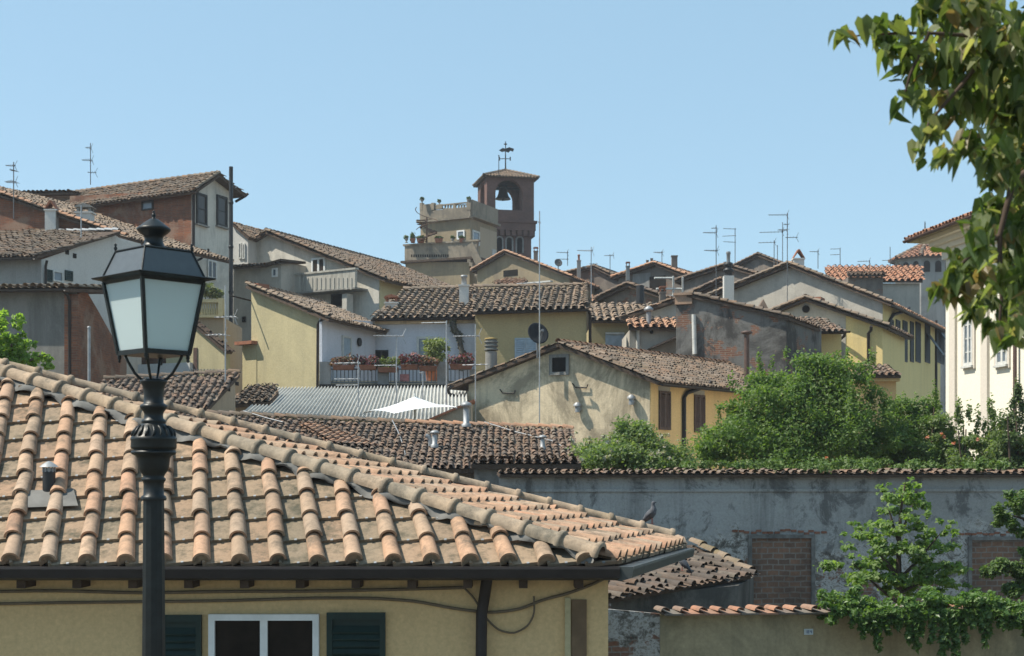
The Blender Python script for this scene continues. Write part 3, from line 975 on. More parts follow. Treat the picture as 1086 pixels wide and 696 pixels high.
# ------------------------------------------------------------------ garden walls
fG = Face(480, 27.6, 1200, 28.8)
gw = thing('garden_wall', 'tall blue grey stained garden wall with two bricked up openings', 'wall', fG.w(6, 0, 0))
body(fG, [(529, 503), (1200, 500)], (-.0, .45), gw, W_gardenwall2)
def strip(face, x0, x1, y0, y1, o0, o1, root, m, name):
    mb = MB()
    a, b = face.uz(x0, (y0 + y1) / 2), face.uz(x1, (y0 + y1) / 2)
    z0 = face.uz((x0 + x1) / 2, y1)[1]; z1 = face.uz((x0 + x1) / 2, y0)[1]
    face.box(mb, a[0], b[0], z0, z1, o0, o1)
    return mb.build(name, m, root)
strip(fG, 529.5, 1200, 518.5, 521.5, .002, .035, gw, W_gardenwall2, 'string_course')
strip(fG, 529.5, 1200, 503.4, 506, .002, .06, gw, M_stonegrey, 'cornice')
for (x0, y0, x1, y1) in ((797, 571, 860, 660), (1030, 573, 1110, 660)):
    u0, u1, z0, z1 = fG.rect(x0, y0, x1, y1)
    z0 -= .5
    mb = MB(); fG.box(mb, u0 - .07, u0, z0, z1 + .07, .002, .05); fG.box(mb, u1, u1 + .07, z0, z1 + .07, .002, .05)
    fG.box(mb, u0, u1, z1, z1 + .07, .002, .05)
    fr = mb.build('opening_frame', simple('dark stone frame', (.17, .165, .155), .9, .1, var=.5), gw)
    mb = MB(); fG.box(mb, u0, u1, z0, z1, .001, .008); mb.build('brick_infill', W_brickfill, fr)
# broken brick lintel above the first opening
mb = MB()
for i in range(16):
    x = 780 + i * 6.2 + random.uniform(-1, 1); y = 564 + random.uniform(-2.2, 1.4) + abs(i - 8) * .15
    u, z = fG.uz(x, y); fG.box(mb, u - .05, u + .05, z - .02, z + .02, .0, random.uniform(.008, .03))
for i in range(12):
    x = 1020 + i * 6.2; y = 566 + random.uniform(-2.2, 1.4)
    u, z = fG.uz(x, y); fG.box(mb, u - .05, u + .05, z - .02, z + .02, .0, random.uniform(.008, .03))
mb.build('brick_lintel', simple('exposed brick', (.26, .12, .08), .9, .1, var=.4), gw)
# tile coping
mb = MB()
za = fG.uz(800, 503)[1]
a, b = fG.w(fG.uz(529, 503)[0], za, .16), fG.w(fG.uz(1200, 500)[0], za, .16)
c, d = fG.w(fG.uz(1200, 500)[0], za + .05, -.42), fG.w(fG.uz(529, 503)[0], za + .05, -.42)
tiles(mb, [a, b, c, d], .15, .30, 'old', 1.6, .02, 0, 1, .05)
mb.build('coping', [M_dark, M_wood], gw)

# low front wall
fL = Face(640, 18.9, 1250, 19.8)
lw = thing('boundary_wall', 'low yellowish boundary wall topped with a row of mixed terracotta tiles', 'wall', fL.w(2, 0))
body(fL, [(700, 652), (1250, 652)], (0, .3), lw, W_lowwall)
body(fL, [(643, 646), (699.7, 651)], (0, .06), lw, W_gardenwall2)
mb = MB()
za = fL.uz(800, 652)[1]
for k, px in enumerate(np.arange(703, 1180, 19.8)):
    u = fL.uz(px, 648)[0]
    ax = fL.w(u, za + .015, .16); bx = fL.w(u, za + .035, -.30)
    ridge(mb, ax, bx, .058 + random.uniform(-.008, .01), .6, 0, 0, .012, .02, 8, .9)
    u2 = fL.uz(px + 9.9, 648)[0]
    p = [fL.w(u2 - .13, za + .012, .17), fL.w(u2 + .13, za + .012, .17), fL.w(u2 + .13, za + .03, -.30), fL.w(u2 - .13, za + .03, -.30)]
    mb.prism(p, V((0, 0, .022)))
mb.build('coping', [tilemat('coping tile', [(.38, .19, .12), (.18, .155, .13), (.42, .22, .14), (.15, .14, .125), (.21, .18, .15), (.40, .21, .135)], (.12, .10, .08), .45, 4, .1)], lw)
# enamel number plate
fP = fL.shifted(0)
u0, u1, z0, z1 = fL.rect(852.5, 667, 862, 673.2)
plate = thing('number_plate', 'small white enamel number plate with blue digits on the low yellowish wall', 'number plate', fL.w(u0, z0, .02))
mb = MB(); fL.box(mb, u0, u1, z0, z1, .004, .016); mb.build('plate', simple('white enamel', (.55, .62, .66), .3, .5, var=.1), plate)
def digit(mb, face, segs, u, z, w, h, o):
    th = w * .26
    S = {'t': (0, w, h - th, h), 'm': (0, w, h / 2 - th / 2, h / 2 + th / 2), 'b': (0, w, 0, th), 'tl': (0, th, h / 2, h), 'tr': (w - th, w, h / 2, h), 'bl': (0, th, 0, h / 2), 'br': (w - th, w, 0, h / 2)}
    for i, q in enumerate(segs):
        a = S[q]; face.box(mb, u + a[0], u + a[1], z + a[2], z + a[3], o, o + .002 + .0003 * i)
mb = MB(); wq = (u1 - u0); hq = z1 - z0
digit(mb, fL, ('tr', 'br'), u0 + wq * .12, z0 + hq * .24, wq * .13, hq * .52, .0165)
digit(mb, fL, ('t', 'tl', 'm', 'br', 'b', 'bl', 'tr'), u0 + wq * .34, z0 + hq * .24, wq * .2, hq * .52, .0165)
digit(mb, fL, ('tl', 'm', 'tr', 'br'), u0 + wq * .64, z0 + hq * .24, wq * .2, hq * .52, .0165)
mb.build('digits', simple('blue enamel', (.05, .10, .25), .4, .5), plate)

# old lean-to with a decayed tile roof
fS = Face(640, 22.0, 800, 24.6)
sh = thing('shed', 'lean to shed with a crumbling grey brown tile roof behind the low wall', 'shed', fS.w(1.5, 0))
Sa, Sb = P(640, 636, 21.2), P(797, 610, 25.4)
Sc, Sd = P(735, 577, 26.8), P(610, 588, 24.6)
body(fS, [(648, 634), (783, 621)], (.6, 2.2), sh, plaster('sooty shed plaster', (.17, .16, .145), (.06, .058, .055), .8, .9, stain=.8, seed=52))
mb = MB(); tiles(mb, [Sa, Sb, Sc, Sd], .21, .30, 'old', 3.2, .10, 0, 1, .06, seg=5)
mb.build('roof', [tilemat('decayed roof tile', [(.13, .10, .083), (.16, .115, .09), (.11, .092, .08), (.15, .12, .10), (.19, .125, .09), (.20, .165, .135)], (.06, .055, .047), .7, 2.4, .12, 16), M_wood], sh)
mb = MB(); ridge(mb, Sb + V((0, 0, .05)), Sc + V((0, 0, .05)), .085, .34, 0, 3.0, .0); mb.build('verge', M_moss, sh)

# pigeons
def pigeon(px, py, d, yaw, label, s=1.0):
    foot = P(px, py, d)
    root = thing('pigeon', label, 'pigeon', foot, 'pigeons on the roofs')
    def L(x, y, z):
        if z > .05:   # tilt the body up
            a = R(30); zz = z - .09; x, z = x * math.cos(a) - zz * math.sin(a), .10 + x * math.sin(a) + zz * math.cos(a)
        return foot + V((x * math.cos(yaw) - y * math.sin(yaw), x * math.sin(yaw) + y * math.cos(yaw), z)) * s
    mb = MB()
    mb.tube([L(-.19, 0, .075), L(-.14, 0, .085), L(-.10, 0, .10), L(-.05, 0, .115), L(.0, 0, .125), L(.045, 0, .14), L(.075, 0, .165), L(.09, 0, .20), L(.10, 0, .225), L(.112, 0, .238), L(.128, 0, .238), L(.138, 0, .232), L(.158, 0, .226)],
            [x * s for x in (.012, .022, .036, .052, .062, .058, .044, .030, .026, .027, .022, .010, .003)], 12)
    t = NT('pigeon feathers'); n = t.noise(18, 4)
    t.base(t.ramp(n, [(.3, (.03, .033, .04)), (.55, (.085, .09, .105)), (.78, (.24, .25, .27))])); t.done(.7, .3)
    mb.build('body', t.m, root)
    for sg in (-1, 1):
        mb = MB()
        mb.tube([L(.04, .052 * sg, .135), L(-.02, .060 * sg, .125), L(-.09, .045 * sg, .105), L(-.17, .02 * sg, .085)], [.018 * s, .03 * s, .022 * s, .004 * s], 8)
        mb.build('wing', simple('slate wing feathers', (.055, .058, .068), .7, .3, var=.4, scale=40), root)
        mb = MB(); mb.tube([L(.0, .022 * sg, .075), L(.01, .022 * sg, .0)], .005 * s, 5); mb.tube([L(.035, .022 * sg, .004), L(-.015, .022 * sg, .004)], .004 * s, 5)
        mb.build('leg', simple('pink bird leg', (.30, .12, .10), .6, .3), root)
pigeon(691, 556, 17.3, R(-20), 'grey pigeon perched on the far hip of the near salmon roof', .85)
pigeon(724, 605.5, 24.2, R(160), 'small dark pigeon sitting on the crumbling tiles of the lean to shed', .95)
# ------------------------------------------------------------------ town behind the garden wall
def slab_roof(root, polys, mats, pitch=.2, expo=.3, jit=1.3, seg=4, slab=.10, name='roof', style='old', label=None, over=.05):
    mb = MB()
    for p in polys: tiles(mb, p, pitch, expo, style, jit, over, 0, 1, slab, seg=seg)
    return mb.build(name, mats, root, label)
def ridge_on(roof, a, b, m, r=.12, expo=.34, jit=1.5):
    mb = MB(); ridge(mb, a, b, r, expo, 0, jit); return mb.build('ridge_tiles', m, roof)
def chimney(root, px0, px1, y0, y1, d, m, kind='cap', depth=None, capm=None):
    """masonry chimney seen between px0..px1, top y0 (of the shaft), foot y1"""
    a, b = P(px0, y1, d), P(px1, y0, d)
    w = b.x - a.x; cx = (a.x + b.x) / 2; dp = depth or w
    mb = MB()
    mb.box((cx, d + dp / 2, (a.z + b.z) / 2 - .4), w, dp, b.z - a.z + .8)
    mb.box((cx, d + dp / 2, b.z + .03), w * 1.18, dp * 1.18, .06)
    c = mb.build('chimney', m, root)
    q = MB()
    if kind == 'tent':
        h = w * .95
        for s in (-1, 1):
            q.prism([V((cx + s * w * .56, d - .02, b.z + .07)), V((cx + s * w * .48, d - .02, b.z + .07)), V((cx - s * .02, d - .02, b.z + h - .05)), V((cx + s * .03, d - .02, b.z + h + .02))], V((0, dp + .04, 0)))
    elif kind == 'cap':
        for sx in (-1, 1):
            for sy in (0, 1): q.box((cx + sx * w * .38, d + dp * (.12 + .76 * sy), b.z + .14), w * .16, dp * .16, .17)
        q.prism([V((cx - w * .62, d - .05, b.z + .23)), V((cx + w * .62, d - .05, b.z + .23)), V((cx + w * .5, d - .05, b.z + .29)), V((cx, d - .05, b.z + .23 + w * .28)), V((cx - w * .5, d - .05, b.z + .29))], V((0, dp + .1, 0)))
    elif kind == 'pot':
        q.lathe([(w * .3, .06), (w * .26, .35), (w * .36, .36), (w * .36, .44), (w * .2, .45)], (cx, d + dp / 2, b.z), 10)
    if q.nv: q.build('chimney_cap', capm or M_terra, c)
    return c
def vent_pipe(label, px, y0, y1, d, r=.06, cap=True, bend=False, m=None, grp='metal flue pipes on the low roof'):
    foot = P(px, y1, d); h = P(px, y0, d).z - foot.z
    root = thing('flue_pipe', label, 'flue pipe', foot, grp)
    m = m or M_galv
    mb = MB(); mb.lathe([(r * 1.5, -.02), (r * 1.5, .05), (r, .07), (r, h * .72)], foot, 12); mb.build('pipe', m, root)
    if cap:
        mb = MB(); mb.lathe([(r * .8, h * .70), (r * .8, h * .82), (r * 1.75, h * .84), (r * 1.75, h * .92), (r * 1.2, h), (.01, h * 1.05)], foot, 12); mb.build('cowl', m, root)
    if bend:
        mb = MB(); k = d / F
        mb.tube([foot + V((-5 * k, .1, 1 * k)), foot + V((-5 * k, .1, 8 * k)), foot + V((-7 * k, .1, 11 * k)), foot + V((-10 * k, .1, 12 * k))], r * .8, 8); mb.build('elbow', m, root)
    return root

# ---- the broad low roof right behind the hip roof
fM1 = Face(150, 33.0, 612, 33.0)
m1 = thing('house', 'house under the broad low dark brown tile roof with an orange repaired strip', 'house', fM1.w(5, 0))
T1 = .27
def m1p(px, py, o=0): return up(fM1, (400, 497), px, py, T1)
body(fM1, [(150, 499), (600, 499)], (0, 4.4), m1, W_brownwall)
r1 = slab_roof(m1, [[fM1.at(140, 497, .35), fM1.at(613, 497, .35), m1p(607, 456), m1p(430, 450), m1p(220, 440), m1p(100, 436)]], [M_dark, M_wood], .165, .27, 1.6)
ridge_on(r1, m1p(220, 440) + V((0, 0, .03)), m1p(430, 450) + V((0, 0, .03)), M_old, .09, .3)
ridge_on(r1, m1p(430, 450) + V((0, 0, .03)), m1p(607, 456) + V((0, 0, .03)), M_orange, .09, .3)
# repaired strip
def lifted(p, h=.075): return p + V((0, 0, h))
mb = MB()
tiles(mb, [lifted(m1p(352, 475)), lifted(m1p(405, 479)), lifted(m1p(376, 466)), lifted(m1p(330, 452)), lifted(m1p(318, 454))], .165, .27, 'old', .8, .0, 0, 1, 0)
mb.build('repaired_tiles', [M_orange, M_wood], r1)
# wires lying on the roof
for pts in ([(415, 448), (422, 462), (428, 478), (430, 488)], [(258, 440), (284, 448), (300, 452)]):
    pipe([lifted(m1p(x, y), .10) for x, y in pts], .014, m1, M_galv, 'cable', 5)
pipe([lifted(m1p(x, y), .10) for x, y in [(514, 452), (545, 462), (585, 472), (604, 482)]], .014, m1, M_galv, 'cable', 5)
vent_pipe('galvanised flue with an elbow beside it on the broad dark roof', 461, 457, 474, 34.4, .06, True, True)
vent_pipe('short galvanised flue on the right half of the broad dark roof', 575.5, 462, 477, 34.4, .055)
vent_pipe('taller two stage flue at the ridge of the broad dark roof', 494.5, 427, 452, 36.4, .075)

# small shed roof against the garden wall
fSh = Face(480, 30.2, 640, 30.2)
s2 = thing('shed', 'small outbuilding with blue grey wall under a thin strip of tiles', 'shed', fSh.w(.5, 0))
body(fSh, [(503, 492), (531, 492)], (0, 1.2), s2, W_gardenwall)
body(fSh, [(531.2, 496), (612, 496)], (0, 1.0), s2, W_brownwall)
slab_roof(s2, [[fSh.at(500, 492, .25), fSh.at(616, 492, .25), fSh.at(616, 486.5, -1.2), fSh.at(500, 486.5, -1.2)]], [M_dark, M_wood], .17, .28, 2)

# ---- grey gable house in the middle
fA = Face(485, 48.6, 690, 46.0)
A_e = (.60 * 11, .80 * 11)
gA = thing('house', 'house with a grey stained gable wall and an ochre shuttered side facade', 'house', fA.w(3, 0))
body(fA, [(497, 405), (597, 367), (689, 401)], A_e, gA, W_greygable)
cA = fA.at(689, 401); fA2 = Face.__new__(Face)
fA2.p = V((cA.x, cA.y, 0)); fA2.u = V((.6, .8, 0)); fA2.n = V((.8, -.6, 0)); fA2.len = 11
# ochre coat on the long facade
mb = MB(); z_e = cA.z
fA2.box(mb, .02, 10.98, 0, z_e - .02, .002, .03); mb.build('facade', W_ochre, gA)
rs1 = gable_slope(fA, (691, 401), (597, 365.5), A_e, .45, .28)
rs2 = gable_slope(fA, (495, 405.5), (597, 365.5), A_e, .5, .28)
rA = slab_roof(gA, [rs1], [M_old, M_wood], .17, .28, 1.8)
slab_roof(gA, [rs2], [M_old, M_wood], .17, .28, 1.8)
ridge_on(rA, rs1[3] + V((0, 0, .03)), rs1[2] + V((0, 0, .03)), M_orange, .11, .3)
window(fA, (583, 376, 604, 398), gA, M_stonegrey, M_void, .10, 0, 0, None, surround=None, label='square attic opening with dark panel')
for x0, x1, y0, y1 in ((697.5, 709.5, 415, 456), (735, 746, 419, 459)):
    shutter(fA2, (x0, y0, x1, y1), gA, M_brownshut, 2, out=.03, slat=.06)
    mb = MB(); fA2.box(mb, *fA2.rect(x0 - .3, y0 - 5, x1 + .3, y0 - .2), .03, .036); mb.build('lintel', W_grey2, gA)
pipe([fA2.at(744, 405, .35), fA2.at(743, 408, .32), fA2.at(738, 412, .16), fA2.at(726, 417, .09), fA2.at(723, 422, .09), fA2.at(723, 480, .09), fA2.at(723, 560, .09)], .065, gA, M_gutter, 'downpipe', 8)
mb = MB(); gutter(mb, rs1[0] + V((0, 0, -.06)), rs1[1] + V((0, 0, -.06)), .07); mb.build('gutter', M_gutter, gA)
pipe([fA.at(484, 411, .4), fA.at(480, 414, .35), fA.at(481, 419, .3), fA.at(492, 423, .1), fA.at(498, 426, .08), fA.at(498, 520, .08)], .06, gA, M_gutter, 'downpipe', 8)
# iron brackets and flues on the gable
for x, y in ((538, 417), (615, 411)):
    mb = MB(); a = fA.at(x, y, .02); mb.tube([fA.at(x - 7, y - 4, .06), fA.at(x - 4, y, .07), fA.at(x + 8, y + .5, .07), fA.at(x + 9, y - 3, .05)], .022, 5); mb.build('wall_bracket', M_gutter, gA)
for x, y in ((614, 432), (671, 424)):
    mb = MB(); c = fA.at(x, y, .12)
    mb.tube([fA.at(x + 1, y + 2, .0), fA.at(x + 1, y + 2, .16)], .07, 8); mb.tube([c + V((0, 0, -.16)), c + V((0, 0, .02))], .085, 10); mb.lathe([(.13, .02), (.13, .08), (.05, .15)], c, 10)
    mb.build('wall_flue', M_galv, gA)

# ---- corrugated roof, parasol
fC = Face(265, 44.5, 497, 43.0)
co = thing('shed', 'shed under a pale grey corrugated sheet roof below the flower terrace', 'shed', fC.w(3, 0))
body(fC, [(266, 441), (496, 446)], (0, 5), co, W_sand)
t = NT('corrugated fibre cement'); n = t.noise(1.2, 7, .7)
t.base(t.mix(.5, t.ramp(n, [(.35, (.56, .56, .53)), (.65, (.40, .40, .38))]), t.ramp(t.noise(14, 4), [(.3, .6), (.7, 1.0)]), 'MULTIPLY')); t.done(.85, .2); M_corr = t.m
C0, C1 = fC.at(262, 438, .2), fC.at(499, 449, .2)
C2, C3 = up(fC, (380, 442), 494, 410, .18), up(fC, (380, 442), 290, 412, .18)
mb = MB(); NW = 58; seg = 6
vs, fs = [], []
cu = (C1 - C0); cn = cu.cross(C3 - C0).normalized()
if cn.z < 0: cn = -cn
for i in range(NW * seg + 1):
    s_ = i / (NW * seg); h = .06 * math.cos(2 * math.pi * i / seg)
    vs += [C0.lerp(C1, s_) + cn * h, C3.lerp(C2, s_) + cn * h, C0.lerp(C1, s_) + cn * (h - .012), C3.lerp(C2, s_) + cn * (h - .012)]
for i in range(NW * seg):
    a = i * 4; fs += [(a, a + 4, a + 5, a + 1), (a + 2, a + 3, a + 7, a + 6), (a, a + 2, a + 6, a + 4)]
mb.add(vs, fs, 0, True); mb.build('roof', M_corr, co)
# small wing with a sloping verge at its right end
fC2 = Face(430, 42.6, 505, 42.6)
body(fC2, [(455, 446), (500, 427)], (0, 1.2), co, W_pink, 'side_wall')
mb = MB(); mb.prism([fC2.at(450, 446.5, .1), fC2.at(503, 423.5, .1), fC2.at(503, 425.8, .1), fC2.at(450, 449, .1)], V((0, 1.4, 0))); mb.build('verge_board', M_terra, co)
# parasol
pc = P(437, 430, 40.6)
par = thing('parasol', 'large white square garden parasol open above the low roofs', 'parasol', V((pc.x, pc.y, 0)))
t = NT('white canvas'); t.base((.80, .81, .82)); t.done(.8, .2); M_canvas = t.m
k = 40.6 / F
apx = P(440, 420.5, 40.6)
cs = [P(384, 437.5, 40.2), P(418, 438.5, 39.2), P(485, 432, 40.8), P(446, 431.5, 42.4)]
mb = MB(); vs = []; fs = []
NR, NS = 6, 32
for i in range(NR + 1):
    s_ = i / NR
    for j in range(NS):
        q = j / NS * 4; a = int(q) % 4; f_ = q - int(q)
        rim = cs[a].lerp(cs[(a + 1) % 4], f_) + V((0, 0, .07 * math.sin(math.pi * f_)))
        vs.append(apx.lerp(rim, s_) + V((0, 0, -.10 * math.sin(math.pi * s_) * .6)))
for i in range(NR):
    for j in range(NS):
        fs.append((i * NS + j, (i + 1) * NS + j, (i + 1) * NS + (j + 1) % NS, i * NS + (j + 1) % NS))
mb.add(vs, fs, 0, True); mb.build('canopy', M_canvas, par)
mb = MB(); mb.tube([V((apx.x, apx.y, 0)), apx + V((0, 0, .08))], .03, 8); mb.build('pole', M_offwhite, par)
for c in cs:
    mb = MB(); mb.tube([apx + V((0, 0, -.1)), c + V((0, 0, -.03))], .012, 5); mb.build('rib', M_offwhite, par)

# ---- pale yellow half gable house with the slanting shadow
fB = Face(266, 55.6, 341, 53.4)
fTl = Face(341.5, 53.25, 398, 57.5).shifted(.03)
B_e = tuple(fTl.u * (fTl.len + 1.5))[:2]
hB = thing('house', 'plain windowless sand yellow house end with a sloping dark brown roof edge', 'house', fB.w(1.5, 0))
body(fB, [(266.5, 306), (340, 334.5)], B_e, hB, W_sand)
rb1 = gable_slope(fB, (346, 336.5), (265.5, 304), B_e, .35, .30)
rB = slab_roof(hB, [rb1], [M_old2, M_wood], .18, .28, 1.8)
mb = MB(); ridge(mb, rb1[0] + V((0, 0, .07)), rb1[3] + V((0, 0, .07)), .085, .3, 0, 1.5); mb.build('verge_tiles', M_old2, rB)
ridge_on(rB, rb1[3] + V((0, 0, .05)), rb1[2] + V((0, 0, .05)), M_old2, .10, .3)
body(fB.shifted(.02), [(257, 366), (272, 366)], (.3, 1.2), hB, W_sand, 'buttress')
mb = MB(); fB.box(mb, *fB.rect(255, 362.5, 273, 366), -.4, .30); mb.build('ledge', M_terra, hB)
mb = MB(); fB.box(mb, *fB.rect(267.5, 301, 275, 306), -.5, .05); mb.build('chimney_stub', M_terra, hB)
mb = MB(); mb.tube([fB.at(266, 319, .0), fB.at(264, 316, .95)], .03, 6); mb.build('iron_rod', M_gutter, hB)
pipe([fB.at(355, 334, .2), fB.at(350, 337, .2), fB.at(341, 342, .12), fB.at(339, 345, .09), fB.at(338.6, 408, .09), fB.at(338.6, 460, .09)], .05, hB, M_gutter, 'downpipe', 8)

# ---- pale blue house with the flower terrace
fT = Face(398, 57.5, 506, 57.0)
hT = thing('house', 'pale blue white house with a flower terrace under a brown tiled roof', 'house', fT.w(1, 0))
body(fT, [(398, 340), (503.5, 338)], (0, 7), hT, W_blue)
body(fTl, [(341.5, 337.5), (398, 341)], (-.1, .03), hT, W_blue, 'side_wall')
TT = .38
def tp(px, py): return up(fT, (450, 338), px, py, TT)
T_l = fT.at(396, 339, .35); T_r = fT.at(505, 337, .35)
rT = slab_roof(hT, [[T_l, T_r, tp(504, 306), tp(428, 308.5)]], [M_old2, M_wood], .28, .36, 1.2, 5)
wl = fTl.at(350, 336.5, .35); wr = fTl.at(399, 340, .30)
Wt = tp(428, 308.5)
0 and slab_roof(hT, [[wl, wr, Wt, V((wl.x + 1.1, wl.y + 5.4, Wt.z - .35))]], [M_old2, M_wood], .26, .34, 1.4, 5, name='side_roof')
ridge_on(rT, tp(428, 308.5) + V((0, 0, .04)), tp(504, 306) + V((0, 0, .04)), M_old2, .13, .36)
strip(fT, 398, 504, 340.5, 343.5, .002, .12, hT, W_greygable, 'cornice')
strip(fTl, 350, 397, 341.5, 344.5, .002, .12, hT, W_greygable, 'cornice')
mb = MB(); gutter(mb, T_l + V((0, 0, -.05)), T_r + V((0, 0, -.05)), .06); mb.build('gutter', M_gutter, hT)
window(fTl, (362, 356.5, 371.5, 384), hT, M_offwhite, M_blueshut, .07, 0)
mb = MB(); c = fTl.at(380, 363, .02); mb.tube([c, c + fTl.n * .06], .16, 12); mb.build('oval_plaque', M_gutter, hT)
window(fT, (397.5, 371.5, 412, 392), hT, M_darkshut, M_void, .05, 1, 0)
window(fT, (442, 357, 468, 384), hT, M_offwhite, M_glass2, .09, 1, 0)
# damp stain column / blackened creeper trunk
def creeper(name, label, pts, r, d):
    root = thing(name, label, 'creeper', P(pts[-1][0], pts[-1][1], d))
    mb = MB(); mb.tube([P(x, y, d) for x, y in pts], r, 7); mb.build('stem', simple('dry vine bark', (.11, .10, .085), .9, .1, var=.4), root)
    mb = MB(); leaf_cloud(mb, [pxclump(x, y, d, 3.2, 5, 3.2) for x, y in pts], 420, .16); mb.build('foliage', leafmat('grey creeper leaf', [(.10, .10, .075), (.13, .13, .09), (.08, .085, .07)], .1), root)
creeper('climbing_creeper', 'dry grey creeper climbing the pale blue wall near its right corner', [(480, 341), (482, 349), (487, 357), (488, 366), (491, 376), (490, 388)], .10, 56.8)
# terrace parapet with pillars and rails
fP_ = Face(338, 53.2, 506, 53.4)
te = hT
strip(fP_, 338, 506, 404, 470, -1.4, .0, te, W_greygable, 'terrace_wall')
for x0, x1, y0 in ((339, 351, 384), (400.5, 412.5, 387), (463.5, 476, 384), (498, 504, 392)):
    strip(fP_, x0, x1, y0, 409, -.12, .10, te, W_grey, 'pillar')
mb = MB(); fP_.box(mb, *fP_.rect(339, 408, 505, 411), -.10, .12); mb.build('terrace_edge', M_gutter, te)
for x0, x1 in ((351, 400.5), (412.5, 463.5), (476, 498)):
    mb = MB()
    u0, u1, z0, z1 = fP_.rect(x0, 391, x1, 408)
    fP_.box(mb, u0, u1, z1 - .05, z1, -.03, .03); fP_.box(mb, u0, u1, z0 + .05, z0 + .09, -.02, .02)
    n_ = int((u1 - u0) / .13)
    for i in range(n_): uu = u0 + (i + .5) * (u1 - u0) / n_; fP_.box(mb, uu - .016, uu + .016, z0 + .09, z1 - .05, -.012, .012)
    mb.build('railing', simple('grey railing paint', (.16, .17, .18), .6, .3), te)
mb = MB(); fP_.box(mb, *fP_.rect(424, 397, 434, 404.5), .02, .05); mb.build('cloth', simple('faded red cloth', (.45, .22, .22), .9, .1, var=.4, scale=12), te, 'faded red and white cloth on the terrace rail')
def planter(px0, px1, y, d, label, cols, seed):
    a, b = P(px0, y, d), P(px1, y, d); k = d / F
    cx = (a.x + b.x) / 2; w = b.x - a.x
    root = thing('flower_box', label, 'flower box', V((cx, d, a.z - .22)), 'flower boxes on the terrace parapet')
    mb = MB(); z = a.z
    h = 5 * k
    mb.prism([V((a.x + .03, d - .10, z - h)), V((b.x - .03, d - .10, z - h)), V((b.x, d - .14, z)), V((a.x, d - .14, z))], V((0, .27, 0)))
    mb.box((cx, d - .005, z - .01), w + .03, .30, .03); mb.build('box', M_terra, root)
    mb = MB(); cl = []
    for i in range(5):
        x = px0 + (px1 - px0) * (i + .5) / 5
        cl.append(pxclump(x + random.uniform(-1, 1), y - 4 + random.uniform(-2.5, 1.5), d, (px1 - px0) * .16 + 1.2, 5.2 + random.uniform(-1, 1.8), 5))
    leaf_cloud(mb, cl, 520, .11, upb=.5); mb.build('flowers', cols, root)
Fl_red = leafmat('dark red geranium', [(.22, .05, .07), (.30, .07, .09), (.08, .09, .045), (.17, .05, .08), (.10, .10, .05)], .2)
Fl_pink = leafmat('faded pink geranium', [(.34, .12, .10), (.10, .12, .06), (.26, .11, .08), (.09, .11, .05), (.30, .16, .12)], .2)
Fl_green = leafmat('green pot herb', [(.18, .22, .07), (.12, .17, .05), (.22, .25, .10), (.15, .16, .06)], .3)
planter(353, 376, 387.5, 53.0, 'flower box with dull red geraniums beside the left pillar of the terrace', Fl_pink, 1)
planter(379, 399.5, 387.5, 53.0, 'flower box with purple red flowers between the two left terrace pillars', Fl_red, 2)
planter(401, 422, 390, 53.05, 'flower box of yellow green herbs on top of the second terrace pillar', Fl_green, 3)
planter(425, 443.5, 387, 53.0, 'tall dark red geranium box in the middle of the terrace', Fl_red, 4)
planter(444.5, 463, 388.5, 53.0, 'flower box with faded pink flowers in front of the lemon tree', Fl_pink, 5)
planter(477, 501, 386.5, 53.0, 'large bushy purple red flower box at the right end of the terrace', Fl_red, 6)
# potted shrub
pot = P(459, 404, 54.6)
ptr = thing('potted_tree', 'light green potted tree on the terrace in front of the window', 'potted tree', pot)
mb = MB(); mb.lathe([(.22, 0), (.30, .42), (.33, .43), (.33, .5), (.2, .5)], pot, 14); mb.build('pot', M_terra, ptr)
mb = MB(); mb.tube([pot + V((0, 0, .4)), pot + V((.05, 0, .9)), P(461, 372, 54.6)], [.04, .035, .02], 6); mb.build('trunk', M_wood, ptr)
mb = MB(); leaf_cloud(mb, [pxclump(460, 372, 54.6, 9, 8), pxclump(466, 366, 54.6, 8, 7), pxclump(454, 364, 54.6, 5, 5), pxclump(465, 379, 54.6, 8, 6), pxclump(474, 370, 54.6, 4, 3)], 1500, .11)
mb.build('crown', leafmat('lemon leaf', [(.22, .27, .09), (.16, .21, .07), (.27, .31, .12)], .35), ptr)

# ---- olive yellow house with the satellite dish
fO = Face(503, 56.6, 622, 56.2)
hO = thing('house', 'dull olive yellow house with one pale shuttered window and a mossy roof end', 'house', fO.w(2, 0))
body(fO, [(504, 334), (622, 330)], (0, 7.5), hO, W_olive)
oL, oR = fO.at(502.5, 332, .35), fO.at(624, 328.5, .35)
def op(px, py): return up(fO, (560, 331), px, py, .38)
rO = slab_roof(hO, [[oL, oR, op(622, 304), op(502.5, 306.5)]], [M_old2, M_wood], .28, .36, 1.3, 5)
ridge_on(rO, op(502.5, 306) + V((0, 0, .04)), op(622, 304) + V((0, 0, .04)), M_old2, .13, .36)
mb = MB(); ridge(mb, oR + V((-.05, 0, .12)), op(622, 304) + V((-.05, 0, .12)), .12, .34, 0, 1.5); mb.build('verge_tiles', M_moss, rO)
mb = MB(); gutter(mb, oL + V((0, 0, -.05)), oR + V((0, 0, -.05)), .06); mb.build('gutter', M_gutter, hO)
shutter(fO, (546, 358.5, 569.5, 390), hO, M_blueshut, 2, slat=.08)
pipe([fO.at(625, 331, .3), fO.at(626, 335, .12), fO.at(626, 420, .1)], .06, hO, M_gutter, 'downpipe', 8)
ch = chimney(hO, 487, 497, 303.5, 316, 58.6, W_white2, 'pot', .4, M_galv)
chimney(hT, 408.5, 421.5, 322, 333, 58.6, W_white2, 'cap', .5, M_pink if 'M_pink' in globals() else M_terra)
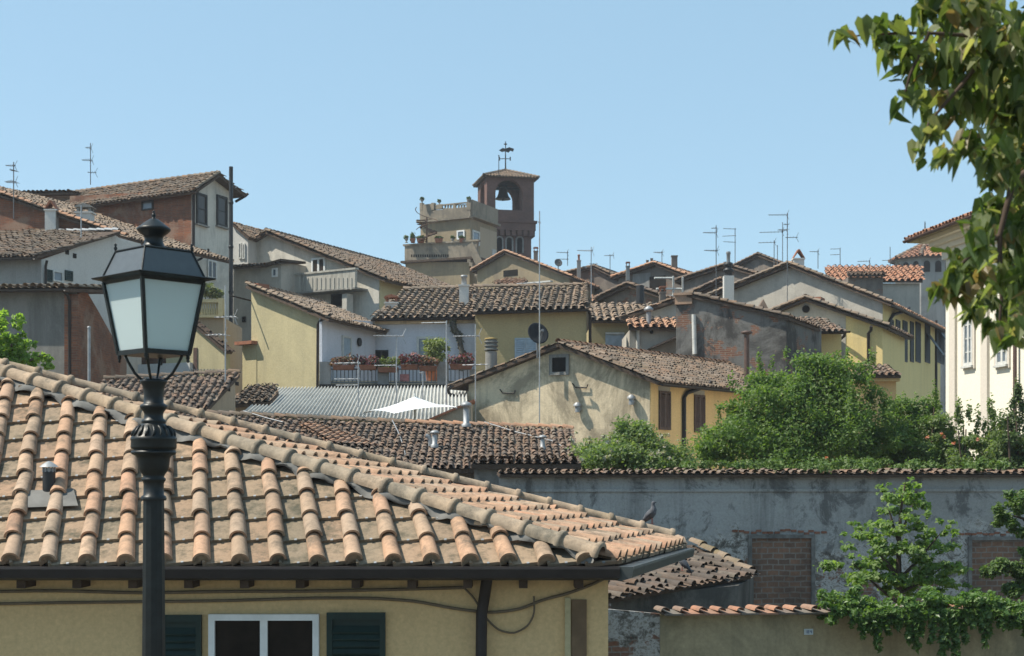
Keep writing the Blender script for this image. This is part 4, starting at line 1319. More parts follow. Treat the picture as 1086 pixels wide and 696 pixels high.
# round brick chimney in front
cb = P(521, 391, 50.5)
rc = thing('chimney_stack', 'round grey ribbed chimney stack rising in front of the olive yellow wall', 'chimney', V((cb.x, cb.y, 0)))
k = 50.5 / F
mb = MB(); mb.lathe([(.20, 0), (.20, cb.z), (.195, cb.z + 18 * k)], (cb.x, cb.y, 0), 14); mb.build('stack', M_stonegrey, rc)
mb = MB()
for i in range(3):
    z = cb.z + (19 + i * 4) * k; mb.lathe([(.20, z), (.235, z + .01), (.235, z + 1.6 * k), (.19, z + 1.9 * k), (.19, z + 4 * k)], (cb.x, cb.y, 0), 14)
mb.build('cowl', simple('grey concrete rings', (.16, .16, .15), .9, .1, var=.4), rc)
mb = MB(); mb.lathe([(.22, cb.z + 30.8 * k), (.22, cb.z + 32 * k), (.05, cb.z + 33 * k)], (cb.x, cb.y, 0), 14); mb.build('cap', simple('yellow lichened cap', (.30, .22, .09), .9, .1), rc)

# ---- satellite dish
def dish_(px, py, d, r, yaw, label, m, footy):
    c = P(px, py, d)
    root = thing('satellite_dish', label, 'satellite dish', P(px, footy, d))
    ax = V((math.sin(yaw), -math.cos(yaw), .45)).normalized()
    x = ax.cross(V((0, 0, 1))).normalized(); y = x.cross(ax).normalized()
    vs, fs = [], []
    NRR, NA = 6, 28
    for s_ in (0, 1):
        for i in range(NRR + 1):
            rr = r * i / NRR
            for j in range(NA):
                a = 2 * math.pi * j / NA
                vs.append(c + x * rr * math.cos(a) * .94 + y * rr * math.sin(a) * 1.02 + ax * (.22 * r * (i / NRR) ** 2 - s_ * .03))
    o2 = (NRR + 1) * NA
    for i in range(NRR):
        for j in range(NA):
            j2 = (j + 1) % NA
            fs.append((i * NA + j, i * NA + j2, (i + 1) * NA + j2, (i + 1) * NA + j)); fs.append((o2 + i * NA + j, o2 + (i + 1) * NA + j, o2 + (i + 1) * NA + j2, o2 + i * NA + j2))
    for j in range(NA): j2 = (j + 1) % NA; fs.append((NRR * NA + j, NRR * NA + j2, o2 + NRR * NA + j2, o2 + NRR * NA + j))
    mb = MB(); mb.add(vs, fs, 0, True); mb.build('reflector', m, root)
    mb = MB(); f0 = c + ax * r * 1.15 - y * r * .25; mb.tube([c - y * r * .95 + ax * .2 * r, f0], .02, 5); mb.build('feed_arm', M_antdark, root)
    mb = MB(); mb.tube([f0, f0 - ax * .14], .05, 8); mb.build('receiver', M_antdark, root)
    mb = MB(); mb.tube([P(px, footy, d + .12), c + V((0, .12, 0))], .035, 6); mb.build('mast', M_antdark, root)
dish_(570, 354.5, 46.9, .36, R(22), 'large dark grey satellite dish above the grey gable roof', simple('dark grey dish paint', (.022, .025, .03), .9, .1), 380)
dish_(592, 279, 93, .26, R(15), 'small grey satellite dish on the far red roof by the bell tower', simple('grey dish paint', (.07, .075, .08), .5, .4), 288)
# ------------------------------------------------------------------ left hand cluster
GE = (.42, .907)
def ge(l): return (GE[0] * l, GE[1] * l)
# white gable with balcony
W_balc = plaster('weathered balcony concrete', (.46, .44, .39), (.07, .068, .06), .4, .95, seed=44)
fW = Face(262, 72.5, 404, 68.0)
hW = thing('house', 'white grey gable house with a concrete balcony and a long tiled roof descending rightwards', 'house', fW.w(3, 0))
body(fW, [(254, 266), (268, 252), (288, 249.5), (402, 296)], ge(12), hW, W_white)
rw1 = gable_slope(fW, (404, 294.5), (286, 247), ge(12.5), .5, .32)
rw2 = gable_slope(fW, (252, 266), (286, 247), ge(12), .3, .3)
rW = slab_roof(hW, [rw1], [M_red2 if 'M_red2' in globals() else M_old, M_wood], .21, .30, 1.8)
slab_roof(hW, [rw2], [M_old, M_wood], .21, .30, 1.8)
mb = MB(); ridge(mb, rw1[0] + V((0, 0, .07)), rw1[3] + V((0, 0, .07)), .10, .32, 0, 1.5); mb.build('verge_tiles', M_old, rW)
ridge_on(rW, rw1[3] + V((0, 0, .05)), rw1[2] + V((0, 0, .05)), M_old, .12, .32)
cW = fW.at(402, 296); fW2 = Face.__new__(Face); fW2.p = V((cW.x, cW.y, 0)); fW2.u = V((*GE, 0)).normalized(); fW2.n = V((fW2.u.y, -fW2.u.x, 0)); fW2.len = 12
mb = MB(); fW2.box(mb, .02, 11.9, 0, cW.z - .03, .002, .03); mb.build('facade', W_sand, hW)
window(fW, (331, 273.5, 345.5, 297), hW, M_white, M_glass, .09, 1, 0, None, name='french_window')
strip(fW, 276, 390, 293.5, 312, .75, .90, hW, W_balc, 'balcony_parapet')
strip(fW, 274.5, 391, 292, 294, .70, .95, hW, W_balc, 'coping')
strip(fW, 276, 390, 311.8, 313.5, .0, .92, hW, M_stonegrey, 'balcony_slab')
mb = MB()
for px in np.arange(280, 388, 4.6):
    u, z = fW.uz(px, 303); fW.box(mb, u - .05, u + .05, fW.uz(px, 309.5)[1], fW.uz(px, 297)[1], .9, .93)
mb.build('parapet_ribs', W_balc, hW)
for px in (281, 374): strip(fW, px, px + 5, 313.5, 420, .3, .75, hW, W_white, 'pier')
window(fW, (352, 312, 366, 325), hW, M_darkshut, M_void, .05, 0)
# little lean-to on its left with a narrow window
fV = Face(246, 70.0, 300, 68.6)
lv = thing('house', 'narrow grey annex with a small mono pitch roof left of the balcony', 'house', fV.w(1, 0))
body(fV, [(247.5, 284), (274, 282), (298, 276.5)], (1.0, 2.0), lv, W_grey2)
slab_roof(lv, [[fV.at(246, 285, .5), fV.at(277, 283.5, .5), fV.at(302, 275, .3), fV.at(302, 272.5, -1.6), fV.at(250, 276, -1.6)]], [M_dark, M_wood], .2, .3, 1.5)
window(fV, (289, 284.5, 294.5, 294), lv, M_white, M_glass2, .07, 0)
window(fV, (257.5, 336, 261, 342), lv, M_darkshut, M_void, .03, 0)
window(fV, (257, 376, 262, 394), lv, M_darkshut, M_void, .03, 0)
# white piece between tall house and gable
fU = Face(246, 72.0, 264, 71.5)
lu = thing('house', 'slim white house end with two narrow windows beside the tall black flue', 'house', fU.w(.2, 0))
body(fU, [(244, 238), (249, 239), (263, 251)], ge(5), lu, W_white2)
slab_roof(lu, [gable_slope(fU, (264, 251), (247.5, 237), ge(5), .15, .15)], [M_old, M_wood], .2, .3, 1.5)
window(fU, (253.6, 258, 256.6, 274.5), lu, M_offwhite, M_glass2, .05, 0)
window(fU, (257.6, 258.6, 260.4, 274.8), lu, M_offwhite, M_glass2, .05, 0)

# tall house with brick flank
fH = Face(74, 68.2, 203, 64.5); fH2 = Face(203, 64.5, 247, 67.6)
hH = thing('house', 'tall house with a red brick flank and a pale front with two tall dark windows', 'house', fH.w(4, 0))
body(fH, [(74, 208), (203, 202)], (fH2.u.x * fH2.len * .97, fH2.u.y * fH2.len * .97), hH, W_brickred)
apx_ = fH2.at(222, 187); 
mb = MB()
tp_ = [fH2.at(203, 202, .012), fH2.at(224, 188, .012), fH2.at(246.5, 205, .012)]
bt_ = [V((tp_[2].x, tp_[2].y, 0)), V((tp_[0].x, tp_[0].y, 0))]
mb.prism(tp_ + bt_, -fH2.n * 2.0 * 0 + V((-fH.u.x * 6, -fH.u.y * 6, 0))); mb.build('front', W_white, hH)
ev = fH.u * -9.0
A0, A1 = fH2.at(203, 202), fH2.at(224, 187.5)
s_ = (A0 - A1).normalized()
a0 = A0 + s_ * .45 + fH.u * .45 + V((0, 0, .06)); a1 = A1 + fH.u * .45 + V((0, 0, .06))
B1 = fH2.at(247, 205); s2_ = (B1 - A1).normalized(); b0 = B1 + s2_ * .45 + fH.u * .45 + V((0, 0, .06))
rH = slab_roof(hH, [[a0 + ev, a0, a1, a1 + ev]], [M_old, M_wood], .23, .32, 1.6)
slab_roof(hH, [[b0, b0 + ev, a1 + ev, a1]], [M_old, M_wood], .23, .32, 1.6)
ridge_on(rH, a1 + ev + V((0, 0, .05)), a1 + V((0, 0, .05)), M_old, .12, .33)
mb = MB(); ridge(mb, a0 + V((0, 0, .08)), a1 + V((0, 0, .08)), .11, .33, 0, 1.5); mb.build('verge_tiles', M_moss, rH)
window(fH, (151, 213, 163, 223), hH, M_darkshut, M_glass2, .06, 0, 0, None)
window(fH2, (207.5, 205.5, 218.5, 238.5), hH, M_darkshut, M_glass, .10, 0, 1, M_stonegrey, out=.012)
window(fH2, (229, 208, 240, 240.5), hH, M_darkshut, M_glass, .10, 0, 1, M_stonegrey, out=.012)
window(fH2, (219, 276, 228.5, 296), hH, M_offwhite, M_glass2, .08, 1, 0, None, out=.012)
pipe([fH2.at(203.5, 203, .3), fH2.at(203.5, 207, .1), fH2.at(203.5, 262, .08)], .06, hH, M_gutter, 'downpipe', 8)
pipe([fH2.at(255, 206, .4), fH2.at(254, 208.5, .3), fH2.at(248, 214, .1)], .06, hH, M_gutter, 'downpipe', 8)
# tall black flue
ff = P(245, 400, 63.2)
fl = thing('flue_pipe', 'very tall black flue pipe rising past the tall house front', 'flue pipe', V((ff.x, ff.y, 0)))
mb = MB(); mb.tube([V((ff.x, ff.y, 0)), P(245, 177, 63.2)], .085, 10); mb.build('pipe', M_black, fl)
for yy in (215, 262, 310, 356):
    mb = MB(); c = P(245, yy, 63.2); mb.lathe([(.09, -.06), (.105, -.05), (.105, .05), (.09, .06)], c, 10); mb.build('joint', M_black, fl)

# brick gable with the big tawny roof
fK = Face(-60, 61.5, 132, 58.2)
hK = thing('house', 'low brick gable house with a broad tawny roof carrying two white chimneys', 'house', fK.w(2, 0))
body(fK, [(-60, 187), (0, 210), (128, 251)], ge(3.2), hK, W_brickred)
rk = gable_slope(fK, (133, 252), (-60, 185.5), ge(6.5), .3, .3)
rK = slab_roof(hK, [rk], [M_tawny if 'M_tawny' in globals() else M_old2, M_wood], .21, .3, 1.8)
mb = MB(); ridge(mb, rk[0] + V((0, 0, .08)), rk[3] + V((0, 0, .08)), .10, .32, 0, 1.5); mb.build('verge_tiles', M_orange, rK)
chimney(hK, 47.5, 59, 223.5, 232, 58.9, W_white2, 'tent', .5)
chimney(hK, 80.5, 96.5, 226, 238, 59.6, W_white2, 'cap', .5, M_stonegrey)
pipe([P(221, 264, 63.5), P(221, 267, 63.5), P(214, 274, 63.6), P(208, 277, 64)], .05, hK, M_gutter, 'downpipe', 6)
# brick wall strip behind it on the skyline
fKb = Face(-30, 70, 80, 69)
hb_ = thing('house', 'low reddish house behind the brick gable with a flat tile edge on the skyline', 'house', fKb.w(1, 0))
body(fKb, [(-30, 208), (80, 206)], (0, 3), hb_, W_brickred)
slab_roof(hb_, [[fKb.at(-32, 207, .3), fKb.at(80, 205, .3), fKb.at(80, 201.5, -2), fKb.at(-32, 203.5, -2)]], [M_old, M_wood], .22, .3, 1.5)

# long roof with white gable end
fD = Face(-50, 54.0, 44, 52.0)
hD = thing('house', 'house with a white end wall with green shutters below a long brown roof', 'house', fD.w(2, 0))
dp_ = lambda px, py: up(fD, (0, 276), px, py, .36)
rp = dp_(121, 247)
cD = fD.at(44, 274)
fD2 = Face.__new__(Face); q_ = V((rp.x - cD.x, rp.y - cD.y, 0)); fD2.p = V((cD.x, cD.y, 0)); fD2.u = q_.normalized(); fD2.n = V((fD2.u.y, -fD2.u.x, 0)); fD2.len = q_.length
body(fD, [(-50, 277), (43.8, 275)], (fD2.u.x * 3, fD2.u.y * 3), hD, W_grey)
Lh = fD2.len
mb = MB()
top = [fD2.w(0, cD.z - .05), fD2.w(Lh, rp.z - .06), fD2.w(Lh + 1.6, rp.z - .5)]
mb.prism(top + [V((top[2].x, top[2].y, 0)), V((top[0].x, top[0].y, 0))], V((-.25, .35, 0))); mb.build('end_wall', W_white2, hD)
eL_, eR_ = fD.at(-60, 276, .4), fD.at(46.5, 273.5, .4)
rD = slab_roof(hD, [[eL_, eR_, rp + V((.25, -.1, .05)), dp_(-60, 249)]], [M_old, M_wood], .2, .3, 1.9)
mb = MB(); gutter(mb, eL_ + V((0, 0, -.06)), eR_ + V((0, 0, -.06)), .07); mb.build('gutter', M_gutter, hD)
mb = MB(); ridge(mb, dp_(-60, 248.5), rp + V((.2, -.1, .08)), .09, .6, 0, .3); mb.build('ridge_flashing', M_metalgrey, rD)
zt = fD2.uz(60, 291)[1]
window(fD2, (55, 287.5, 65.5, 299), hD, M_offwhite, M_glass2, .05, 0)
shutter(fD2, (48.8, 286.2, 54.6, 299), hD, M_greenshut, 1)
shutter(fD2, (68.5, 287.2, 76.5, 298), hD, M_greenshut, 1)
for x in (71, 79): 
    mb = MB(); fD2.box(mb, *fD2.rect(x - 1.8, 265 + (x - 71) * .5, x + 1.8, 270 + (x - 71) * .5), .002, .02); mb.build('vent_hole', M_void, hD)
pipe([fD2.at(45, 277, .2), fD2.at(46, 283, .1), fD2.at(46.5, 300, .08), fD2.at(46.5, 330, .08)], .05, hD, M_gutter, 'downpipe', 6)
# porch canopy behind the lantern
fY = Face(86, 56.6, 140, 56.6)
hY = thing('porch', 'small loggia with a sheet canopy on posts beside the white end wall', 'porch', fY.w(.5, 0))
body(fY, [(92, 250), (125, 252)], (.5, 1.5), hY, W_white2)
body(fY.shifted(.5), [(94, 281), (130, 283)], (0, .45), hY, W_sand, 'beam')
mb = MB(); fY.box(mb, *fY.rect(90, 277, 122, 278.4), 0, 1.0); mb.build('canopy', M_galv, hY)
for x in (93.5, 110): 
    mb = MB(); fY.box(mb, *fY.rect(x - 1.4, 281, x + 1.4, 330), .5, .62); mb.build('post', M_offwhite, hY)
mb = MB(); fY.box(mb, *fY.rect(96, 288, 126, 312), .1, .12); mb.build('opening', M_void, hY)

# grey wall with brick side, nearest on the left
fE = Face(-60, 47.0, 82, 45.0)
hE = thing('house', 'house with a grey front, orange eave tiles and a crumbling brick side', 'house', fE.w(2, 0))
body(fE, [(-60, 311), (81.8, 310)], (-.9, 3.0), hE, plaster('dull grey stained plaster', (.235, .23, .215), (.10, .098, .09), .5, .6, stain=.5, seed=61))
fE2 = Face(82, 45.0, 134, 50.5)
mb = MB(); tp_ = [fE2.at(82, 312, .01), fE2.at(91, 308, .01), fE2.at(104, 330, .01), fE2.at(134, 384, .01)]
mb.prism(tp_ + [V((tp_[3].x, tp_[3].y, 0)), V((tp_[0].x, tp_[0].y, 0))], -fE2.n * .4); mb.build('brick_side', W_brickred, hE)
slab_roof(hE, [[fE.at(-60, 309, .45), fE.at(85, 307.5, .45), fE.at(92, 299, -2.2), fE.at(-60, 300, -2.2)]], [M_moss, M_wood], .27, .34, 1.6, 5)
mb = MB(); gutter(mb, fE.at(-60, 310.5, .45), fE.at(80, 309, .45), .06); mb.build('gutter', M_gutter, hE)
pipe([fE.at(76.5, 309, .45), fE.at(76.5, 314, .2), fE.at(76, 320, .09), fE.at(76, 420, .09)], .05, hE, M_gutter, 'downpipe', 6)
pp = P(94.5, 408, 44.5)
po = thing('metal_post', 'thin pale metal post standing before the crumbling brick side wall', 'post', V((pp.x, pp.y, 0)))
mb = MB(); mb.tube([V((pp.x, pp.y, 0)), P(94.5, 348, 44.5)], .045, 8); mb.build('pole', M_galv, po)
mb = MB(); mb.lathe([(.055, 0), (.055, .04), (.01, .06)], P(94.5, 348, 44.5), 8); mb.build('cap', M_galv, po)

# yellow houses seen right of the lantern
fI = Face(190, 58, 240, 58)
hI = thing('house', 'yellow terrace house with a balustrade seen just right of the lantern', 'house', fI.w(.5, 0))
body(fI, [(186, 337), (237, 337)], (0, 4), hI, W_pink)
mb = MB(); fI.box(mb, *fI.rect(205, 318, 237, 321.5), -.05, .2); fI.box(mb, *fI.rect(205, 334.5, 237.5, 337.5), -.05, .22)
for px in np.arange(207, 236, 2.6):
    u, z = fI.uz(px, 328); mb.lathe([(.04, 0), (.06, .12), (.03, .3), (.045, .47)], fI.w(u, fI.uz(px, 334.5)[1], .08), 6)
for px in (234.5,): fI.box(mb, *fI.rect(px - 2, 317, px + 3, 336), -.1, .24)
mb.build('balustrade', W_sand, hI)
def shrub(name, label, cat, clumps, n, size, mat_, foot, shape='rhomb', stems=None, grp=None, upb=.35, droop=0, shell=.1, barkm=None, extra=None):
    root = thing(name, label, cat, foot, grp)
    mb = MB(); leaf_cloud(mb, clumps, n, size, shape, upb, 0, shell, droop)
    ms = [mat_]
    for ex in (extra or []):
        leaf_cloud(mb, ex[0], ex[1], ex[2], 'rhomb', .6, len(ms), .2); ms.append(ex[3])
    mb.build('foliage', ms, root)
    if stems:
        mb = MB()
        for path, r in stems: mb.tube(path, r, 6)
        mb.build('stem', barkm or M_wood, root)
    return root
Lf_mid = leafmat('mid green leaf', [(.055, .095, .03), (.075, .12, .04), (.045, .08, .028), (.09, .13, .05)], .3)
shrub('potted_shrub', 'pale green plants growing on the balustraded terrace', 'plant', [pxclump(222, 309, 59, 9, 7), pxclump(232, 312, 59, 6, 5), pxclump(215, 305, 59, 6, 6)], 900, .16, leafmat('dusty leaf', [(.15, .18, .09), (.12, .15, .08), (.19, .21, .11)], .3), P(222, 318, 59))
fJ = Face(186, 55, 240, 54)
hJ = thing('house', 'small yellow gable house with a narrow dark door right of the lantern', 'house', fJ.w(.5, 0))
body(fJ, [(176, 332), (203, 341), (238, 370)], ge(.35), hJ, W_ochre2 if 'W_ochre2' in globals() else W_sand)
slab_roof(hJ, [gable_slope(fJ, (238, 369), (190, 328), ge(.25), .25, .12, 0)], [M_wood, M_wood], .2, .3, 1.5)
mb = MB(); fJ.box(mb, *fJ.rect(205.5, 369, 209.5, 420), .003, .03); mb.build('door', M_brownshut, hJ)
strip(fJ, 150, 205, 386, 430, .02, .2, hJ, W_white2, 'low_wall')
# wire fence on top of the lower roof
fz = P(210, 398, 44.5)
wf = thing('wire_fence', 'short wire fence along the top of the small tile roof right of the lantern', 'fence', fz)
mb = MB()
for px in np.arange(203, 246, 3.4): mb.tube([P(px, 398, 44.5), P(px, 391.5, 44.5)], .012, 4)
mb.build('posts', M_antdark, wf)
mb = MB()
for yy in (392.5, 395): mb.tube([P(203, yy, 44.5), P(245, yy, 44.5)], .008, 4)
mb.build('wires', M_antdark, wf)

# roof under the lantern
fN2 = Face(100, 41.0, 222, 41.0)
hN = thing('house', 'low house with a dark tiled mono pitch roof under the lantern and beige end wall', 'house', fN2.w(1.5, 0))
np_ = lambda px, py: up(fN2, (160, 436), px, py, .42)
e0, e1 = fN2.at(90, 436, .2), fN2.at(221, 434, .2)
h1, h0 = np_(254, 396.5), np_(110, 404)
hN_z = e1.z
body(fN2, [(92, 437), (219, 436)], ((h1.x - e1.x), (h1.y - e1.y)), hN, W_pink)
mb = MB(); w_ = [e1 + V((-.1, .2, -.12)), h1 + V((-.12, 0, -.12))]
mb.prism(w_ + [V((w_[1].x, w_[1].y, 0)), V((w_[0].x, w_[0].y, 0))], V((-.4, 0, 0))); ew = mb.build('end_wall', W_pink, hN)
rN = slab_roof(hN, [[e0, e1, h1, h0]], [M_dark, M_wood], .2, .3, 1.8)
ridge_on(rN, h0 + V((0, 0, .04)), h1 + V((0, 0, .04)), M_old, .1, .32)
qd = Face.__new__(Face); dd = V((h1.x - e1.x, h1.y - e1.y, 0)); qd.p = V((e1.x - .1, e1.y + .2, 0)); qd.u = dd.normalized(); qd.n = V((qd.u.y, -qd.u.x, 0)); qd.len = dd.length
for x, y in ((242, 413), (251, 407)):
    mb = MB(); qd.box(mb, *qd.rect(x - 1.6, y - 2, x + 1.6, y + 2), .003, .02); mb.build('vent_hole', M_void, hN)
# next small roof piece
fQ = Face(250, 46.5, 300, 46.5)
hQ = thing('house', 'fragment of a low tiled roof between the corrugated roof and beige end wall', 'house', fQ.w(.3, 0))
body(fQ, [(250, 428), (286, 428)], (0, 3), hQ, W_pink)
slab_roof(hQ, [[fQ.at(240, 430, .2), fQ.at(288, 426, .2), fQ.at(287, 412, -1.6), fQ.at(276, 402, -3), fQ.at(248, 402, -3)]], [M_old, M_wood], .22, .3, 2)
# ------------------------------------------------------------------ bell tower
def arch_wall(mb, face, u0, u1, z0, z1, a0, a1, zs, sill, o0, o1, mi=0, n=12):
    """rectangular wall u0..u1, z0..z1 with a round arched opening a0..a1 (spring line zs, sill height), thickness o0..o1"""
    r = (a1 - a0) / 2; c = (a0 + a1) / 2
    arcp = [(c - r * math.cos(math.pi * k / n), zs + r * math.sin(math.pi * k / n)) for k in range(n + 1)]
    quads = [[(u0, z0), (u1, z0), (u1, sill), (u0, sill)], [(u0, sill), (a0, sill), (a0, zs), (u0, zs)], [(a1, sill), (u1, sill), (u1, zs), (a1, zs)],
             [(u0, zs), (a0, zs), (a0, z1), (u0, z1)], [(a1, zs), (u1, zs), (u1, z1), (a1, z1)]]
    for k in range(n):
        p, q = arcp[k], arcp[k + 1]; quads.append([p, q, (q[0], z1), (p[0], z1)])
    for Q in quads:
        vs = [face.w(u, z, o1) for u, z in Q]; mb.add(vs, [(0, 1, 2, 3)], mi)
        vs = [face.w(u, z, o0) for u, z in Q]; mb.add(vs, [(3, 2, 1, 0)], mi)
    ring = [(a0, sill)] + arcp + [(a1, sill)]
    for k in range(len(ring)):
        p, q = ring[k], ring[(k + 1) % len(ring)]
        mb.add([face.w(*p, o1), face.w(*q, o1), face.w(*q, o0), face.w(*p, o0)], [(3, 2, 1, 0)], mi)
    outer = [(u0, z0), (u1, z0), (u1, z1), (u0, z1)]
    for k in range(4):
        p, q = outer[k], outer[(k + 1) % 4]
        mb.add([face.w(*p, o1), face.w(*q, o1), face.w(*q, o0), face.w(*p, o0)], [(0, 1, 2, 3)], mi)

tF = Face(516.4, 118.4, 566.3, 119.2)
TW = tF.len
tower = thing('bell_tower', 'square red brick bell tower with open arches and a low tiled roof', 'bell tower', tF.w(TW / 2, 0, -TW / 2))
# left, right and back faces of the belfry
tL = Face.__new__(Face); tL.p = tF.p - tF.n * TW; tL.u = tF.n.copy(); tL.n = V((tL.u.y, -tL.u.x, 0)); tL.len = TW
tR = Face.__new__(Face); tR.p = tF.p + tF.u * TW; tR.u = -tF.n; tR.n = V((tR.u.y, -tR.u.x, 0)); tR.len = TW
tB = Face.__new__(Face); tB.p = tF.p + tF.u * TW - tF.n * TW; tB.u = -tF.u; tB.n = V((tB.u.y, -tB.u.x, 0)); tB.len = TW
zb0 = tF.uz(541, 234)[1]; zb1 = tF.uz(541, 189)[1]
a0 = tF.uz(525.5, 210)[0]; a1 = tF.uz(554, 210)[0]; zsill = tF.uz(541, 222.8)[1]; zs = tF.uz(541, 205)[1]
th = .55
mb = MB()
arch_wall(mb, tF, 0, TW, zb0, zb1, a0, a1, zs, zsill, -th, 0)
arch_wall(mb, tB, 0, TW, zb0, zb1, TW - a1, TW - a0, zs, zsill, -th, 0)
arch_wall(mb, tL, th, TW - th, zb0, zb1, TW * .28, TW * .74, zs + .2, zsill, -th, 0)
arch_wall(mb, tR, th, TW - th, zb0, zb1, TW * .28, TW * .74, zs + .2, zsill, -th, 0)
mb.build('belfry', W_brickdark, tower)
# shaft and corbel table
ins = .18
zc0, zc1 = tF.uz(541, 249)[1], zb0
mb = MB()
def ring_box(mb, o, z0, z1): 
    p = [tF.w(-o, 0, o), tF.w(TW + o, 0, o), tF.w(TW + o, 0, -TW - o), tF.w(-o, 0, -TW - o)]
    mb.hexa([V((q.x, q.y, z0)) for q in p] + [V((q.x, q.y, z1)) for q in p])
ring_box(mb, .12, zc0 + .35, zc1); ring_box(mb, .22, zc1 - .18, zc1 + .02)
for f_ in (tF, tL, tR, tB):
    n_ = 8
    for i in range(n_):
        uu = TW * (i + .5) / n_; f_.box(mb, uu - .16, uu + .16, zc0 - .08, zc0 + .36, -.2, .10)
mb.build('corbel_table', W_brickdark, tower)
mb = MB(); ring_box(mb, -ins, 0, zc0 + .4)
mb.build('shaft', W_brickdark, tower)
for px in (530, 540.5, 551.5):
    u, z0 = tF.uz(px, 268); z1 = tF.uz(px, 254.5)[1]; r_ = .22
    mb = MB(); pr_ = [(u - r_, z0), (u + r_, z0)] + [(u + r_ * math.cos(math.pi * k / 8), z1 + r_ * math.sin(math.pi * k / 8)) for k in range(9)]
    mb.prism([tF.w(a, b, -ins + .01) for a, b in pr_], -tF.n * .004); w_ = mb.build('arched_window', M_void, tower)
    mb = MB(); pts = [tF.w(u - r_ - .05, z0, -ins + .03)] + [tF.w(u + (r_ + .05) * math.cos(math.pi - math.pi * k / 8), z1 + (r_ + .05) * math.sin(math.pi * k / 8), -ins + .03) for k in range(9)] + [tF.w(u + r_ + .05, z0, -ins + .03)]
    mb.tube(pts, .07, 5); mb.build('arch_surround', W_grey, w_)
# floor and roof
mb = MB(); ring_box(mb, -.05, zb0 - .1, zb0 + .1); mb.build('floor', W_brickdark, tower)
mid = tF.w(TW / 2, 0, -TW / 2); apz = tF.uz(536, 180)[1] + .55
oc = [tF.w(-.32, zb1 + .05, .32), tF.w(TW + .32, zb1 + .05, .32), tF.w(TW + .32, zb1 + .05, -TW - .32), tF.w(-.32, zb1 + .05, -TW - .32)]
ap = V((mid.x, mid.y, apz - .25))
rt = slab_roof(tower, [[oc[k], oc[(k + 1) % 4], ap] for k in range(4)], [M_old2, M_brickeave if 'M_brickeave' in globals() else M_wood], .24, .34, 1.3)
mb = MB()
for k in range(4): ridge(mb, oc[k] + V((0, 0, .06)), ap + V((0, 0, .06)), .12, .35, 0, 1)
mb.build('hip_tiles', M_old2, rt)
# bell with headstock
kb = tF.p.y / F
bc_ = tF.w((a0 + a1) / 2 - .12, 0, -TW * .45)
bz = lambda py: ZC + (HOR - py) * bc_.y / F
bell = thing('bell', 'bronze bell hanging in the open arch of the brick tower', 'bell', V((bc_.x, bc_.y, bz(212))))
mb = MB()
mb.lathe([(.62, bz(211.6)), (.60, bz(210.6)), (.46, bz(208.5)), (.37, bz(205)), (.34, bz(201)), (.27, bz(199)), (.05, bz(198.2))], (bc_.x, bc_.y, 0), 20)
mb.build('body', simple('dark bronze', (.03, .035, .03), .5, .4, .5), bell)
mb = MB(); mb.tube([V((bc_.x - 1.35, bc_.y, bz(200.2))), V((bc_.x + 1.35, bc_.y, bz(200.2)))], .13, 8); mb.box((bc_.x, bc_.y, bz(199)), .7, .3, .35); mb.build('headstock', M_black, bell)
mb = MB(); mb.lathe([(.01, bz(213.4)), (.12, bz(212.6)), (.03, bz(211)), (.03, bz(203))], (bc_.x, bc_.y, 0), 8); mb.build('clapper', M_black, bell)
mb = MB(); mb.tube([V((bc_.x - 1.3, bc_.y, bz(200))), V((bc_.x - 1.0, bc_.y - .1, bz(206))), V((bc_.x - .9, bc_.y, bz(211)))], .05, 5); mb.build('lever', M_black, bell)
# weather vane
wv = thing('weather_vane', 'iron cross and weather vane on top of the brick bell tower', 'weather vane', ap)
wz = lambda py: ZC + (HOR - py) * mid.y / F; wk = mid.y / F
mb = MB(); mb.tube([ap, V((ap.x, ap.y, wz(150)))], [.07, .035], 6); mb.build('mast', M_black, wv)
mb = MB()
mb.tube([V((ap.x - 6.5 * wk, ap.y, wz(168.5))), V((ap.x + 5 * wk, ap.y, wz(168.5)))], .03, 5)
mb.tube([V((ap.x, ap.y - 6 * wk, wz(168.5))), V((ap.x, ap.y + 6 * wk, wz(168.5)))], .03, 5)
for s_ in (-6.5, 5): mb.tube([V((ap.x + s_ * wk, ap.y, wz(170.5))), V((ap.x + s_ * wk, ap.y, wz(166.5)))], .05, 5)
mb.build('compass_arms', M_black, wv)
mb = MB()
fl_ = [(-7, 159.5), (-3, 157), (0, 157.8), (4, 156.2), (9, 158), (8, 161), (5, 160), (3, 162.2), (0, 160.6), (-4, 161.4)]
mb.prism([V((ap.x + x * wk, ap.y - .02, wz(y))) for x, y in fl_], V((0, .04, 0)))
mb.lathe([(.01, wz(154.4)), (.16, wz(153)), (.01, wz(151.6))], (ap.x, ap.y, 0), 8)
mb.build('vane', M_black, wv)
lr = thing('lightning_rod', 'thin lightning rod beside the weather vane on the tower roof', 'rod', P(529, 186, 118))
mb = MB(); mb.tube([P(529, 187, 118), P(529, 166, 118)], .03, 5); mb.build('rod', M_black, lr)
mb = MB(); mb.lathe([(.03, 0), (.07, .05), (.01, .12)], P(529, 166, 118), 6); mb.build('tip', M_black, lr)

